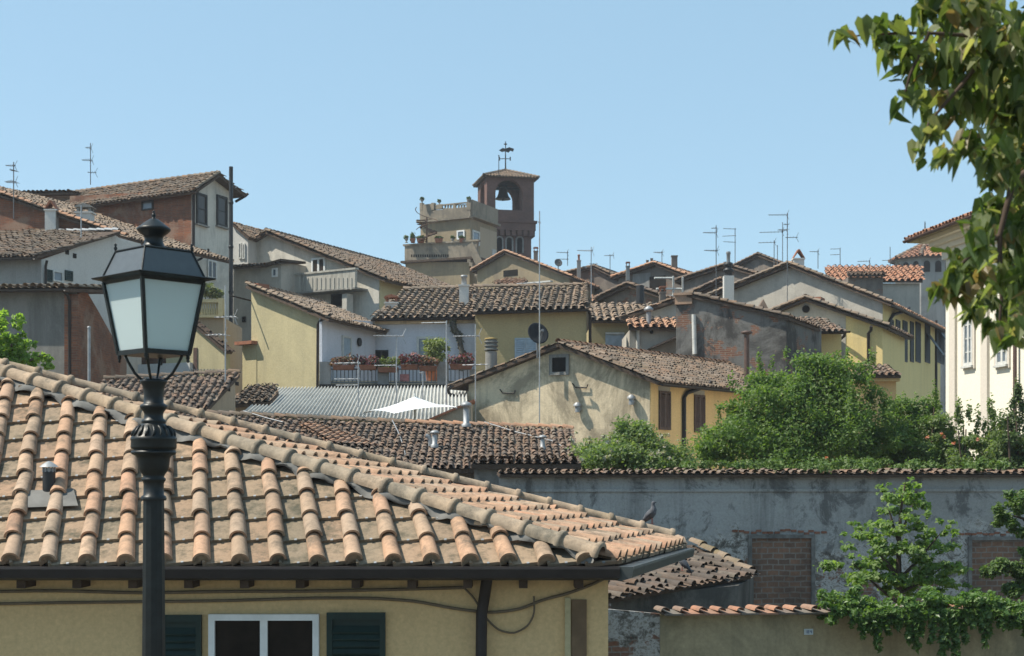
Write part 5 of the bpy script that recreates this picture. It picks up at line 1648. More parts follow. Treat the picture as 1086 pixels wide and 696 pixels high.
# ------------------------------------------------------------------ terraced house by the tower
fX = Face(446, 109.5, 499, 107.5); fXr = Face(499, 107.5, 527, 111.5)
hX = thing('house', 'ochre roof terrace house with a grey parapet and spiral stair beside the bell tower', 'house', fX.w(2, 0))
W_terr = plaster('terrace grey plaster', (.33, .28, .215), (.10, .095, .085), .5, .7, stain=.5, seed=31)
W_terr2 = plaster('terrace ochre plaster', (.36, .29, .19), (.17, .14, .11), .5, .6, stain=.4, seed=32)
body(fX, [(446, 232), (499, 232)], (fXr.u.x * fXr.len, fXr.u.y * fXr.len), hX, W_terr2)
def par(face, x0, x1, y0, y1, o0, o1, m, name='parapet'): return strip(face, x0, x1, y0, y1, o0, o1, hX, m, name)
par(fX, 459, 499.5, 222, 233, -.3, .10, W_terr)
par(fX, 446, 459, 217, 233, -.3, .10, W_terr)
par(fX, 444, 500, 232.4, 234.5, -.3, .3, W_terr, 'slab')
par(fXr, 499.5, 527, 217, 234, -.3, .10, W_terr); par(fXr, 499.5, 527, 233.4, 235.5, -.3, .3, W_terr, 'slab')
for x0, x1 in ((446, 448.5), (458, 461), (495.5, 500)): par(fX, x0, x1, 215.5, 223, -.2, .12, W_terr, 'pier')
# pierced balustrade: rings
mb = MB()
for px in list(np.arange(470.5, 480.5, 2.9)) + list(np.arange(484.8, 495, 2.9)):
    c = fX.at(px, 219.3, -.05)
    mb.tube([c + fX.u * (.15 * math.cos(a)) + V((0, 0, .15 * math.sin(a))) for a in np.linspace(0, 2 * math.pi, 11)], .045, 4)
fX.box(mb, *fX.rect(461, 216, 496, 217.2), -.12, .05); fX.box(mb, *fX.rect(461, 221.4, 496, 222.6), -.12, .05)
fX.box(mb, *fX.rect(480.6, 216.5, 483.4, 222), -.1, .04); fX.box(mb, *fX.rect(461, 217, 469, 222), -.1, .04)
mb.build('balustrade', W_terr, hX)
window(fX, (484.8, 244.5, 493, 254), hX, M_white, M_glass2, .10, 0)
window(fXr, (500.5, 245, 508, 260), hX, M_offwhite, M_glass2, .12, 0, 0, None, out=.012)
window(fXr, (521.5, 265, 525.5, 280), hX, M_offwhite, M_offwhite, .06, 0)
mb = MB(); fXr.box(mb, *fXr.rect(509, 243.5, 526.5, 330), .004, .012); mb.build('side_coat', W_pink, hX)
# lower terrace
fZ = Face(429, 106.5, 500, 104.5)
body(fZ, [(430, 278), (498, 278)], (fXr.u.x * 3.2, fXr.u.y * 3.2), hX, W_terr2, 'lower_wall')
par(fZ, 429.5, 506, 258, 275.5, -.25, .05, W_terr, 'terrace_parapet')
par(fZ, 428, 508, 256.8, 258.6, -.3, .12, W_terr, 'coping')
par(fZ, 427, 509, 275, 277.2, -2.0, .35, M_wood, 'slab')
mb = MB()
for px in np.arange(437, 477, 2.4):
    u, z = fZ.uz(px, 271.5); fZ.box(mb, u - .05, u + .05, z - .09, z + .09, .051, .06)
mb.build('parapet_openings', M_void, hX)
# stair going down at the right
mb = MB()
for i in range(9):
    x = 500 + i * 2.0; y = 276 + i * 3.6
    u, z = fZ.uz(x, y); fZ.box(mb, u - .1, u + .14, z - .24, z, -.6, .5)
mb.prism([fZ.at(499, 262, .5), fZ.at(505, 258, .5), fZ.at(524, 297, .5), fZ.at(522, 312, .5)], fZ.n * .12)
mb.build('stair', W_terr, hX)
# spiral stair
sp = P(452.5, 258, 105.8); kx = 105.8 / F
mb = MB(); mb.tube([sp, sp + V((0, 0, 27 * kx))], .07, 6)
for i in range(15):
    a = 3.6 + i * .42; z = sp.z + (i + 1) * 25 * kx / 16
    mb.prism([V((sp.x, sp.y, z)), V((sp.x + .75 * math.cos(a), sp.y + .75 * math.sin(a), z)), V((sp.x + .75 * math.cos(a + .42), sp.y + .75 * math.sin(a + .42), z))], V((0, 0, .05)))
mb.tube([V((sp.x + .78 * math.cos(3.6 + t), sp.y + .78 * math.sin(3.6 + t), sp.z + .9 + t * 25 * kx / 16 / .42)) for t in np.linspace(0, 15 * .42, 30)], .03, 4)
mb.tube([V((sp.x - 6.5 * kx, sp.y, sp.z + 1.2)), V((sp.x - 6.5 * kx, sp.y, sp.z + 15 * kx)), V((sp.x - 4 * kx, sp.y, sp.z + 20 * kx)), V((sp.x, sp.y, sp.z + 24 * kx))], .06, 5)
mb.build('spiral_stair', simple('rusty stair iron', (.13, .085, .06), .8, .2), hX)
def urn(px, py, d, h, label, plant=True):
    k = d / F; c = P(px, py, d)
    r = thing('urn', label, 'urn', c, 'potted urns on the roof terrace')
    mb = MB(); mb.lathe([(.5, 0), (.5, .08), (.22, .14), (.2, .24), (.5, .42), (.68, .62), (.62, .66), (.5, .66)] and [(x * h * k * .5, y * h * k) for x, y in [(.5, 0), (.5, .08), (.22, .14), (.2, .24), (.5, .42), (.68, .62), (.62, .66), (.4, .66)]], c, 10); mb.build('bowl', M_stonegrey, r)
    mb = MB(); leaf_cloud(mb, [(c + V((0, 0, h * k * .85)), (h * k * .3, h * k * .3, h * k * .25))], 90, .2); mb.build('plant', Lf_mid, r)
urn(447.6, 215.8, 109, 5.8, 'urn with a tuft on the left corner pier of the upper terrace')
urn(466, 217, 109, 4.5, 'small urn on the upper balustrade next to the left pier')
urn(497, 216, 107.6, 6.5, 'urn with a tuft on the right corner pier of the upper terrace')
urn(431, 257.5, 106, 6.5, 'leafy urn on the left end of the lower terrace parapet')
urn(480, 257.5, 105, 6.5, 'upright plant pot under the small white window on the lower terrace')
def pot(px0, px1, py, d, label, leaf):
    a, b = P(px0, py, d), P(px1, py, d); cx = (a.x + b.x) / 2; w = b.x - a.x
    r = thing('planter', label, 'planter', V((cx, d, a.z)), 'planters on the lower terrace parapet')
    mb = MB(); mb.prism([V((a.x + .05, d - .15, a.z)), V((b.x - .05, d - .15, a.z)), V((b.x, d - .2, a.z + .28)), V((a.x, d - .2, a.z + .28))], V((0, .4, 0))); mb.build('box', M_terra, r)
    mb = MB(); leaf_cloud(mb, [(V((cx, d, a.z + .34)), (w * .48, .2, leaf))], 160, .2); mb.build('plant', Lf_mid, r)
pot(435, 440.5, 257.4, 105.9, 'green bushy planter next to the left urn of the lower terrace', .30)
pot(442, 450, 257.4, 105.7, 'terracotta planter at the foot of the spiral stair', .12)
pot(461, 469.5, 257.4, 105.3, 'long bare terracotta planter in the middle of the lower terrace parapet', .06)
pot(487, 492.5, 257.4, 104.8, 'terracotta planter near the right end of the lower terrace parapet', .10)

# ------------------------------------------------------------------ far houses between tower and right side
def gable_house(label, xl, yl, xa, ya, xr, yr, dl, dr, depth, wm, rm, loc=None, cat='house', pitch=.24, orient=GE, oe=.35, vm=None):
    f = Face(xl, dl, xr, dr)
    h = thing('house', label, cat, f.w(f.len / 2, 0))
    e = (orient[0] * depth, orient[1] * depth)
    body(f, [(xl, yl + 1), (xa, ya + 1.2), (xr, yr + 1)], e, h, wm)
    s1 = gable_slope(f, (xr, yr), (xa, ya), e, oe, .3); s2 = gable_slope(f, (xl, yl), (xa, ya), e, oe, .3)
    r = slab_roof(h, [s1], [rm, M_wood], pitch, .34, 1.5)
    slab_roof(h, [s2], [rm, M_wood], pitch, .34, 1.5)
    ridge_on(r, s1[3] + V((0, 0, .05)), s1[2] + V((0, 0, .05)), rm, .13, .36)
    mb = MB(); ridge(mb, s1[0] + V((0, 0, .07)), s1[3] + V((0, 0, .07)), .11, .34, 0, 1.2); ridge(mb, s2[0] + V((0, 0, .07)), s2[3] + V((0, 0, .07)), .11, .34, 0, 1.2)
    mb.build('verge_tiles', vm or rm, r)
    return h, f, s1, s2
hF3, fF3, q1, q2 = gable_house('grey gable house with a red tiled roof just right of the bell tower', 506, 286, 537, 268, 604, 293.5, 98, 94, 9, W_terr2, M_orange, orient=(.35, .937))
mb = MB(); fF3.box(mb, *fF3.rect(534, 286.5, 549, 293), .003, .02); mb.build('opening', M_void, hF3)
fv = Face(524, 92, 556, 91.5)
hv = thing('house', 'tiny orange tiled lean to below the grey gable near the tower', 'house', fv.w(1, 0))
body(fv, [(526, 302), (553, 303)], (0, 2), hv, W_brownwall)
slab_roof(hv, [[fv.at(524, 301.5, .3), fv.at(556, 303, .3), fv.at(552, 293, -1.8), fv.at(527, 291, -1.8)]], [M_orange, M_wood], .24, .34, 1.5)
strip(fF3, 548, 592, 301, 302.5, .6, .9, hF3, M_offwhite, 'ledge')
# far dull houses on the skyline
gable_house('long brown grey house with a low dark roof behind the tall bare antenna', 596, 292, 632, 284, 668, 301, 101, 97, 9, W_brownwall, M_old)
h4, f4, q1, q2 = gable_house('grey brown gable house with a patched orange roof and stub chimneys on the skyline', 656, 294, 696, 280.5, 724, 291, 90, 87.5, 7, W_brownwall, M_orange, orient=(.5, .866))
mb = MB(); f4.box(mb, *f4.rect(671, 290, 690, 325), .003, .01); mb.build('grey_patch', W_grey, h4)
mb = MB(); f4.box(mb, *f4.rect(689, 293, 706, 330), .003, .02); mb.build('opening', M_void, h4)
chimney(h4, 712.5, 718.5, 272, 284, 88, W_brownwall, 'none')
chimney(h4, 685.5, 688, 277, 284, 89, W_brownwall, 'none'); chimney(h4, 690, 692.5, 275, 284, 89.5, W_brownwall, 'none')
chimney(h4, 664, 668, 283, 293, 88, W_grey, 'cap'); chimney(hF3, 566, 570.5, 267, 277, 97, W_brownwall, 'cap'); chimney(hF3, 612, 616, 277, 288, 99, W_grey, 'pot')
# scaffold like racks on its terrace
sc = thing('drying_rack', 'pale metal frame racks standing on a roof terrace in front of the patched roof house', 'rack', P(715, 318, 80))
mb = MB()
for x0, y0, x1, y1 in ((694, 295, 714, 295), (714, 293, 714, 314), (696, 306.5, 724, 306.5), (724, 294, 724, 312), (706, 314, 714, 314)): mb.tube([P(x0, y0, 80), P(x1, y1, 80.3)], .055, 5)
mb.build('frame', M_offwhite, sc)
gable_house('dark gable house rising behind the antennas left of the white chimney', 722, 298, 771, 282.5, 800, 291, 86, 82, 9, W_brownwall, M_dark)
gable_house('far grey brown gable house on the skyline behind the white chimney', 772, 287, 805, 271, 846, 287, 104, 100, 9, W_brownwall, M_dark)
gable_house('low dark roofed house between the racks and the white chimney', 728, 316, 766, 298, 800, 312, 78, 75, 8, W_brownwall, M_dark)
# small roofs right of the olive house
def front_house(label, x0, x1, ye, yr, d, depth, wm, rm, t=.4, xr0=None, xr1=None, ye1=None, oh=.35, pitch=.24, cat='house', expo=.34, d1=None):
    f = Face(x0, d, x1, d1 or d)
    h = thing('house', label, cat, f.w(f.len / 2, 0))
    ye1 = ye if ye1 is None else ye1
    body(f, [(x0 + .6, ye + 1.5), (x1 - .6, ye1 + 1.5)], (0, depth), h, wm)
    ep = ((x0 + x1) / 2, (ye + ye1) / 2)
    r = slab_roof(h, [[f.at(x0 - 1, ye, oh), f.at(x1 + 1, ye1, oh), up(f, ep, xr1 or x1 + 1, yr, t), up(f, ep, xr0 or x0 - 1, yr, t)]], [rm, M_wood], pitch, expo, 1.5, 5)
    return h, f, r
front_house('house with a tiny red tiled roof strip right of the olive wall', 629, 656, 321.5, 314, 74, 3, W_brownwall, M_orange)
ho, fo_, ro = front_house('ochre walled house with grey tiles and a pale blue door behind the long gable roof', 627, 694, 341, 322, 63.5, 6, W_olive, M_old2, pitch=.30, expo=.38)
mb = MB(); fo_.box(mb, *fo_.rect(642, 354.5, 662, 390), .005, .05); dd_ = mb.build('door', M_blueshut, ho)
mb = MB(); fo_.box(mb, *fo_.rect(642, 353, 662, 354.6), .005, .12); mb.build('lintel', M_offwhite, dd_)
mb = MB(); fo_.box(mb, *fo_.rect(663, 354.5, 675, 390), .005, .03); mb.build('door', simple('dark teal door', (.06, .09, .11), .6, .3), ho)
pipe([P(679, 322, 64), P(679, 303, 64)], .17, ho, M_black, 'flue')
h5, f5, r5 = front_house('small white grey house with a short orange tiled roof and a white downpipe', 667, 719, 348.5, 338, 58.5, 4, W_grey2, M_orange, pitch=.30, expo=.38)
pipe([f5.at(676.5, 348, .2), f5.at(676.5, 352, .1), f5.at(676.5, 395, .1)], .075, h5, M_offwhite, 'downpipe')
mb = MB(); c = f5.at(691, 352.5, .0); mb.tube([c, c + V((0, -.1, 0))], .07, 8); mb.build('vent_hole', M_void, h5)
pipe([P(688, 347, 58.8), P(688, 331, 58.8)], .10, h5, M_galv, 'flue')
mb = MB(); mb.lathe([(.1, -.06), (.18, -.03), (.18, .06), (.05, .16)], P(688, 329, 58.8), 10); mb.build('flue_cowl', M_galv, h5)
mb = MB(); mb.prism([f5.at(686, 371, .6), f5.at(719, 356, .6), f5.at(719, 358.5, .6), f5.at(690, 371, .6)], V((0, .6, 0))); mb.build('lean_to_edge', M_dark, h5)
# dark sloping roof above it
fj = Face(664, 61.5, 722, 61.0)
hj = thing('house', 'house with a steep dark verge sloping down left behind the short orange roof', 'house', fj.w(1, 0))
body(fj, [(672, 336), (720, 320)], ge(4), hj, W_grey2)
slab_roof(hj, [gable_slope(fj, (668, 336), (722, 317.5), ge(4), .3, .35)], [M_dark, M_wood], .24, .34, 1.6)
gable_house('low brown house with small dark gable squeezed behind the short orange roof', 640, 316, 668, 303, 700, 314, 72, 70, 4, W_brownwall, M_dark)
chimney(hj, 700, 706, 311, 322, 62, W_brownwall, 'cap', .4)
# ruined dark gable wall with brick top pier
fR = Face(719, 56.5, 835, 55.0)
hR = thing('house', 'ruinous black stained gable wall with brick patches and a white pipe', 'house', fR.w(3, 0))
body(fR, [(717, 322), (734, 316), (814, 331), (834, 334)], (2.2, 4.5), hR, W_ruin)
rr_ = slab_roof(hR, [[fR.at(838, 337, .15), fR.at(838, 337, .15) + V((2.0, 4.2, 0)), fR.at(730, 312.5, .15) + V((2.0, 4.2, 0)), fR.at(730, 312.5, .15)]], [M_dark, M_wood], .22, .32, 1.8)
mb = MB(); ridge(mb, fR.at(838, 336, .12), fR.at(732, 311.5, .12), .11, .34, 0, 2); mb.build('verge_tiles', M_old, rr_)
mb = MB(); fR.box(mb, *fR.rect(716.5, 313, 734.5, 323), -.6, .12); fR.box(mb, *fR.rect(715.5, 311, 735.5, 313.6), -.7, .2); mb.build('tile_pier', tilemat('pale hollow tile', [(.40, .26, .18), (.42, .28, .2)], lam=.4), hR)
pipe([fR.at(736.5, 334, .09), fR.at(737.5, 376, .09)], .085, hR, M_offwhite, 'pipe')
mb = MB()
a_, b_, c_ = fR.at(804, 328, .05), fR.at(810, 317.5, .05), fR.at(816, 329, .05)
mb.prism([a_, a_ + fR.u * .16, b_ + V((0, 0, -.22)), b_], V((0, .5, 0))); mb.prism([c_, b_, b_ + V((0, 0, -.22)), c_ - fR.u * .16], V((0, .5, 0))); mb.build('tile_hood', M_dark, hR)
fz2 = P(792, 404, 52.5)
pz = thing('metal_post', 'thin rusty post with a flat cap in front of the ruinous dark gable', 'post', V((fz2.x, fz2.y, 0)))
mb = MB(); mb.tube([V((fz2.x, fz2.y, 0)), P(792, 355, 52.5)], .09, 8); mb.build('pole', M_brownshut, pz)
mb = MB(); mb.lathe([(.1, 0), (.2, .04), (.2, .1), (.05, .14)], P(792, 355, 52.5), 8); mb.build('cap', M_brownshut, pz)

# ------------------------------------------------------------------ right hand houses
fQ5 = Face(757, 73.0, 936.5, 68.0)
E5 = (.44 * 14, .898 * 14)
h6 = thing('house', 'broad blue grey gable house with a yellow side facade and open dark shutters', 'house', fQ5.w(4, 0))
body(fQ5, [(757, 316), (838, 284), (936, 321)], E5, h6, W_grey2)
s1 = gable_slope(fQ5, (938, 320), (838, 281.5), E5, .45, .32); s2 = gable_slope(fQ5, (755, 315), (838, 281.5), E5, .4, .32)
r6 = slab_roof(h6, [s1], [M_orange, M_wood], .22, .32, 1.5); slab_roof(h6, [s2], [M_old, M_wood], .22, .32, 1.6)
mb = MB(); ridge(mb, s1[0] + V((0, 0, .07)), s1[3] + V((0, 0, .07)), .11, .33, 0, 1.3); ridge(mb, s2[0] + V((0, 0, .07)), s2[3] + V((0, 0, .07)), .11, .33, 0, 1.6); mb.build('verge_tiles', M_old2, r6)
c6 = fQ5.at(936, 321); f62 = Face.__new__(Face); f62.p = V((c6.x, c6.y, 0)); f62.u = V((.44, .898, 0)).normalized(); f62.n = V((f62.u.y, -f62.u.x, 0)); f62.len = 14
mb = MB(); f62.box(mb, .02, 13.9, 0, c6.z - .03, .002, .03); mb.build('facade', W_yellow2, h6)
mb = MB(); gutter(mb, s1[0] + V((0, 0, -.06)), s1[1] + V((0, 0, -.06)), .07); mb.build('gutter', M_gutter, h6)
for x0, x1 in ((942.3, 946.3), (949, 953.3), (956.3, 961), (964.2, 967.8), (970, 975), (980, 985), (991.5, 1000)):
    shutter(f62, (x0, 339 + (x0 - 943) * .12, x1, 383 + (x0 - 943) * .05), h6, M_darkshut, 2 if x1 - x0 > 8 else 1, out=.03, slat=.09)
for px in (981, 996):   # shutters propped open like flaps
    u, z = f62.uz(px, 362); zt = f62.uz(px, 354)[1]; zb = f62.uz(px, 377)[1]
    mb = MB(); w_ = .9
    mb.prism([f62.w(u, zt, .08), f62.w(u + w_, zt, .08), f62.w(u + w_, zb, .85), f62.w(u, zb, .85)], V((0, 0, .05))); mb.build('shutter', M_black, h6, 'dark flap shutter propped open')
pipe([f62.at(955, 327, .4), f62.at(953, 330, .35), f62.at(945, 334, .12), f62.at(941.5, 340, .09), f62.at(941.5, 480, .09)], .075, h6, M_gutter, 'downpipe', 8)
pipe([f62.at(991, 340, .09), f62.at(991, 480, .09)], .07, h6, M_gutter, 'downpipe', 8)
chimney(h6, 842, 853, 275, 286, 73.5, W_white2, 'tent', .5)
# white chimney with black cowl
wc = P(772.5, 322, 70)
wch = thing('chimney_stack', 'slim white chimney with a black cowl and steel pipe on top', 'chimney', V((wc.x, wc.y, 0)))
k = 70 / F
mb = MB(); mb.box((wc.x, wc.y, (wc.z + 29 * k) / 2), 10.5 * k, 10.5 * k, wc.z + 29 * k); mb.build('stack', W_white2, wch)
mb = MB(); mb.lathe([(4 * k, 29 * k), (4 * k, 33 * k), (5.6 * k, 34 * k), (5.6 * k, 36 * k), (3.6 * k, 37 * k), (3.6 * k, 39 * k), (5.2 * k, 40 * k), (4.6 * k, 43 * k), (2 * k, 44 * k)], wc, 12); mb.build('cowl', M_black, wch)
mb = MB(); mb.lathe([(2.0 * k, 43 * k), (2.0 * k, 52 * k), (2.6 * k, 52.5 * k), (2.2 * k, 55 * k)], wc, 10); mb.build('pipe', M_galv, wch)
# front yellow house, two stepped roofs
h7, f7, q1, q2 = gable_house('small yellow house with a round vent in its grey gable and stepped roofs', 815, 334, 856, 318, 936, 345.5, 64.5, 62.5, 5, W_yellow2, M_dark, vm=M_old2)
mb = MB(); mb.prism([f7.at(x, y, .02) for x, y in ((816, 335.5), (856, 319.5), (897, 333), (897, 400), (816, 400))], f7.n * -.015); mb.build('grey_coat', W_grey2, h7)
mb = MB(); c = f7.at(855, 328, .022); mb.tube([c, c + f7.n * .05], .16, 12); mb.build('vent_hole', M_void, h7)
mb = MB(); f7.box(mb, *f7.rect(852, 316, 872, 318.2), -.5, .25); mb.build('ridge_block', M_terra, h7)
h8, f8, r8 = front_house('low yellow house end with a dark eave and boarded window above the bushes', 835, 893, 353, 338, 60.5, 3, W_yellow2, M_dark, t=.45, xr0=822, xr1=872, oh=.55)
mb = MB(); gutter(mb, f8.at(834, 354, .55), f8.at(898, 353, .55), .07); mb.build('gutter', M_gutter, h8)
strip(f8, 820, 834.8, 332, 420, -2.5, .0, h8, W_brickdark, 'brick_pier')
window(f8, (838, 361, 855, 392), h8, M_sandw if 'M_sandw' in globals() else W_sand, M_brownshut, .14, 0)
pipe([f8.at(839, 354, .5), f8.at(838, 358, .2), f8.at(835.5, 362, .08), f8.at(835.5, 380, .08)], .065, h8, M_gutter, 'downpipe')
pipe([f7.at(899, 352, .5), f7.at(897, 357, .3), f7.at(891, 361, .1), f7.at(890.5, 380, .1)], .065, h7, M_gutter, 'downpipe')
pipe([f7.at(926, 347, .4), f7.at(925, 351, .25), f7.at(921.5, 354, .1), f7.at(921.5, 400, .1)], .065, h7, M_gutter, 'downpipe')
h9, f9, r9 = front_house('orange yellow lower wing with a projecting tiled cornice among the bushes', 903, 951, 399, 388, 57, 2.5, W_ochre, M_dark, t=.4, xr0=905, xr1=938, oh=.5)
strip(f9, 905, 952, 400, 405, .0, .35, h9, W_ochre, 'cornice')
# red roof and a brown box for the dark shadow below the tiles
h10, f10, r10 = front_house('far house with a bright red tiled roof behind the yellow shuttered facade', 876, 976, 299, 283, 92, 7, W_grey2, M_red, t=.42, pitch=.36, expo=.42)
front_house('low house with a thin tiled eave and a shadow coloured wall in front of the bright red roof', 899, 937, 292.5, 289.5, 88, 2.5, W_brownwall, M_dark, t=.3)  # brown wall colour stands in for the shadow below the tile roofs
# octagonal church lantern
dc = P(981, 300, 150); dk_ = 150 / F
h11 = thing('church_lantern', 'octagonal church lantern with a red tiled pointed roof and small arched windows', 'church', V((dc.x, dc.y, 0)))
zc_ = lambda py: ZC + (HOR - py) * dk_
mb = MB(); mb.lathe([(31 * dk_, 0), (31 * dk_, zc_(278)), (33 * dk_, zc_(277.5)), (34 * dk_, zc_(276))], (dc.x, dc.y, 0), 8, 0, False, True, math.pi / 8); mb.build('drum', W_grey, h11)
mb = MB()
rim = [V((dc.x + 37 * dk_ * math.cos(math.pi / 8 + k * math.pi / 4), dc.y + 37 * dk_ * math.sin(math.pi / 8 + k * math.pi / 4), zc_(276.5))) for k in range(8)]
ap11 = V((dc.x, dc.y, zc_(259)))
for k in range(8): tiles(mb, [rim[k], rim[(k + 1) % 8], ap11], .45, .5, 'old', 1, .1, 0, 1, .15)
mb.build('roof', [M_red, M_wood], h11)
mb = MB()
for k in range(8): ridge(mb, rim[k] + V((0, 0, .1)), ap11 + V((0, 0, .1)), .22, .5, 0, 1)
mb.build('hip_tiles', M_old2, h11)
mb = MB(); mb.lathe([(.5, 0), (.3, .3), (.35, .6), (.08, .9), (.06, 2.2), (.01, 2.4)], ap11 - V((0, 0, .1)), 8); mb.build('finial', M_black, h11)
for k in range(8):
    for s_ in (-.5, .5):
        a = k * math.pi / 4 + s_ * .28
        c = V((dc.x + 31 * dk_ * math.cos(math.pi / 8) * 1.002 * math.cos(k * math.pi / 4), dc.y + 31 * dk_ * math.cos(math.pi / 8) * 1.002 * math.sin(k * math.pi / 4), zc_(287)))
        t_ = V((-math.sin(k * math.pi / 4), math.cos(k * math.pi / 4), 0)); c = c + t_ * s_ * 1.1
        n_ = V((math.cos(k * math.pi / 4), math.sin(k * math.pi / 4), 0))
        mb = MB(); pr_ = [(-.3, -.5), (.3, -.5)] + [(.3 * math.cos(math.pi * j / 6), .3 + .3 * math.sin(math.pi * j / 6)) for j in range(7)]
        mb.prism([c + t_ * x + V((0, 0, z)) for x, z in pr_], n_ * .05); mb.build('arched_window', M_void, h11)

# ------------------------------------------------------------------ white building on the right
fWh = Face(1003, 50.0, 1118, 43.0)
h12 = thing('palazzo', 'large cream white building with a deep moulded cornice and pilaster strips at the right', 'building', fWh.w(3, 0))
wz1 = fWh.uz(1040, 238)[1]
W_pil = plaster('pale stone trim', (.66, .60, .52), (.5, .45, .38), .12, .12, seed=71)
Lw = fWh.len
mb = MB()
pl = [fWh.w(0, 0), fWh.w(Lw + 8, 0), fWh.w(Lw + 8, 0, -9), fWh.w(0, 0, -9)]
mb.prism(pl, V((0, 0, wz1))); mb.build('wall', W_cream, h12)
mb = MB()
for o, a, b in ((.10, -.75, -.45), (.22, -.45, -.28), (.40, -.28, -.14), (.62, -.14, .0)):
    fWh.box(mb, -o, Lw + 8, wz1 + a, wz1 + b, -9, o)
fWh.box(mb, -.06, Lw + 8, wz1 - 1.75, wz1 - 1.62, -9, .07)
mb.build('cornice', W_cream, h12)
eo = .95
ea, eb = fWh.w(-eo, wz1 + .02, eo), fWh.w(Lw + 8, wz1 + .02, eo)
slab_roof(h12, [[ea, eb, fWh.w(Lw + 8, wz1 + 1.9, -4.5), fWh.w(4.5, wz1 + 1.9, -4.5)], [fWh.w(-eo, wz1 + .02, -10), ea, fWh.w(4.5, wz1 + 1.9, -4.5)]], [M_red, M_cornw if 'M_cornw' in globals() else W_sand], .24, .34, 1.2)
mb = MB(); gutter(mb, ea + V((0, 0, -.03)), eb + V((0, 0, -.03)), .08); mb.build('gutter', M_brownshut, h12)
for px in (1012, 1046):
    u = fWh.uz(px, 400)[0]; mb = MB(); fWh.box(mb, u - .22, u + .22, 0, wz1 - 1.76, .002, .09); mb.build('pilaster', W_pil, h12)
for (x0, y0, x1, y1) in ((1023.5, 330, 1033, 388), (1058, 330, 1070, 387)):
    w_ = window(fWh, (x0, y0, x1, y1), h12, M_offwhite, M_glass2, .10, 1, 3, M_offwhite)
    mb = MB(); fWh.box(mb, *fWh.rect(x0 - 2.2, y0 - 2, x0, y1 + 3), .002, .06); fWh.box(mb, *fWh.rect(x1, y0 - 2, x1 + 2, y1 + 3), .002, .06); mb.build('surround', W_pil, w_)
u = fWh.uz(1081, 400)[0]; pipe([fWh.w(u, wz1 - .3, .14), fWh.w(u, 0, .14)], .06, h12, M_brownshut, 'downpipe')
# ------------------------------------------------------------------ aerials
A = M_ant
ant = lambda *a, **k: antenna(*a, mat_=k.get('m', M_antdark), r=k.get('r', .02))
ant('tv antenna at the far left edge above the tawny roof', 14.5, 172, 232, 59.3, [(176, 8, 2, 5), (193, 9, 3, 6), (181, 3, 2, 3)])
ant('tv antenna standing behind the left slope of the brick flanked house roof', 96, 152, 196, 70, [(157, 5, 1, 4), (170, 9, 2, 7), (183, 3, 6, 4)])
ant('bare pale mast on the long brown roof above the white end wall', 86, 218, 254, 55, [], m=A)
ant('tall thin bare antenna mast in front of the grey stained gable', 572.2, 224, 470, 45.0, [(236, 1.2, 1.2, 1), (300, 24, 2, 2)], m=A)
ant('tv antenna rising behind the mossy right end of the olive house roof', 627, 262, 316, 66, [(266, 15, 2, 7), (280, 2, 7, 3)], m=A)
ant('small distant tv antenna on the long brown grey roof', 647, 270, 288, 98, [(271, 6, 4, 4)])
ant('small tv antenna above the patched orange roof on the skyline', 702, 266.5, 281, 90, [(268, 9, 1, 5)])
ant('tall tv antenna with two booms left of the white chimney', 759.5, 239, 318, 68, [(247, 14, 1, 6), (266, 13, 2, 6), (242, 5, 1, 3)])
ant('comb shaped tv antenna directly above the white chimney', 779.6, 242, 290, 94, [(243, 13, 1, 1), (250, 13, 1, 1), (257, 13, 1, 1)])
ant('tallest tv antenna of the cluster over the blue grey gable', 835, 226, 327, 69, [(228, 20, 1, 7), (252, 2, 11, 4), (238, 4, 2, 3)])
ant('tv antenna with round reflector left of the tallest antenna', 830, 236, 285, 76, [(244, 5, 5, 6), (246, 24, 1, 7)])
ant('short antenna mast with one long boom left of the antenna cluster', 821, 255, 283, 78, [(257, 16, 2, 5)])
ant('thin stub mast between the antennas of the cluster', 824.5, 260, 282, 80, [])
ant('thin distant antenna right of the tented chimney', 867.5, 265, 285, 100, [(267, 9, 1, 4)])
ant('thin comb antenna above the bright red roof', 891, 263, 286, 104, [(264, 10, 0, 1), (270, 10, 0, 1)])
ant('low antenna on the ridge of the bright red roof', 922, 276, 285, 93, [(277, 12, 1, 5)])
ant('distant antenna left of the church lantern', 944, 262, 282, 120, [(276, 8, 2, 4)])
ant('antenna standing on the corrugated roof in front of the terrace left pillars', 380, 383, 432, 44.2, [(385, 26, 2, 4), (402, 26, 2, 3), (408.5, 24, 0, 2)], m=A)
ant('antenna with a curled cable in front of the pale blue wall', 420.5, 355, 440, 44.0, [(356.5, 24, 8, 9), (387.5, 24, 0, 3)], m=A)
ant('short bare mast by the tip of the white parasol', 448.5, 394, 437, 44.0, [(395.5, 4, 0, 1)], m=A)
ant('pale mast with one arm in front of the bushy red flower box', 473.5, 340, 447, 43.8, [(342, 27, 0, 1)], m=A)
ant('tall antenna beside the left eave of the grey gable', 504.2, 344, 460, 43.6, [(356.5, 24, 5, 8), (387, 14, 14, 3), ], m=A)
ant('rust topped antenna pole between the lantern and the black flue', 239, 303, 432, 43.0, [(336.5, 12, 12, 5), (355, 22, 1, 5)], m=A)
ant('antenna seen right of the bell tower above the far red roof', 602, 266, 282, 96, [(268, 12, 1, 4), (275, 10, 1, 3)])

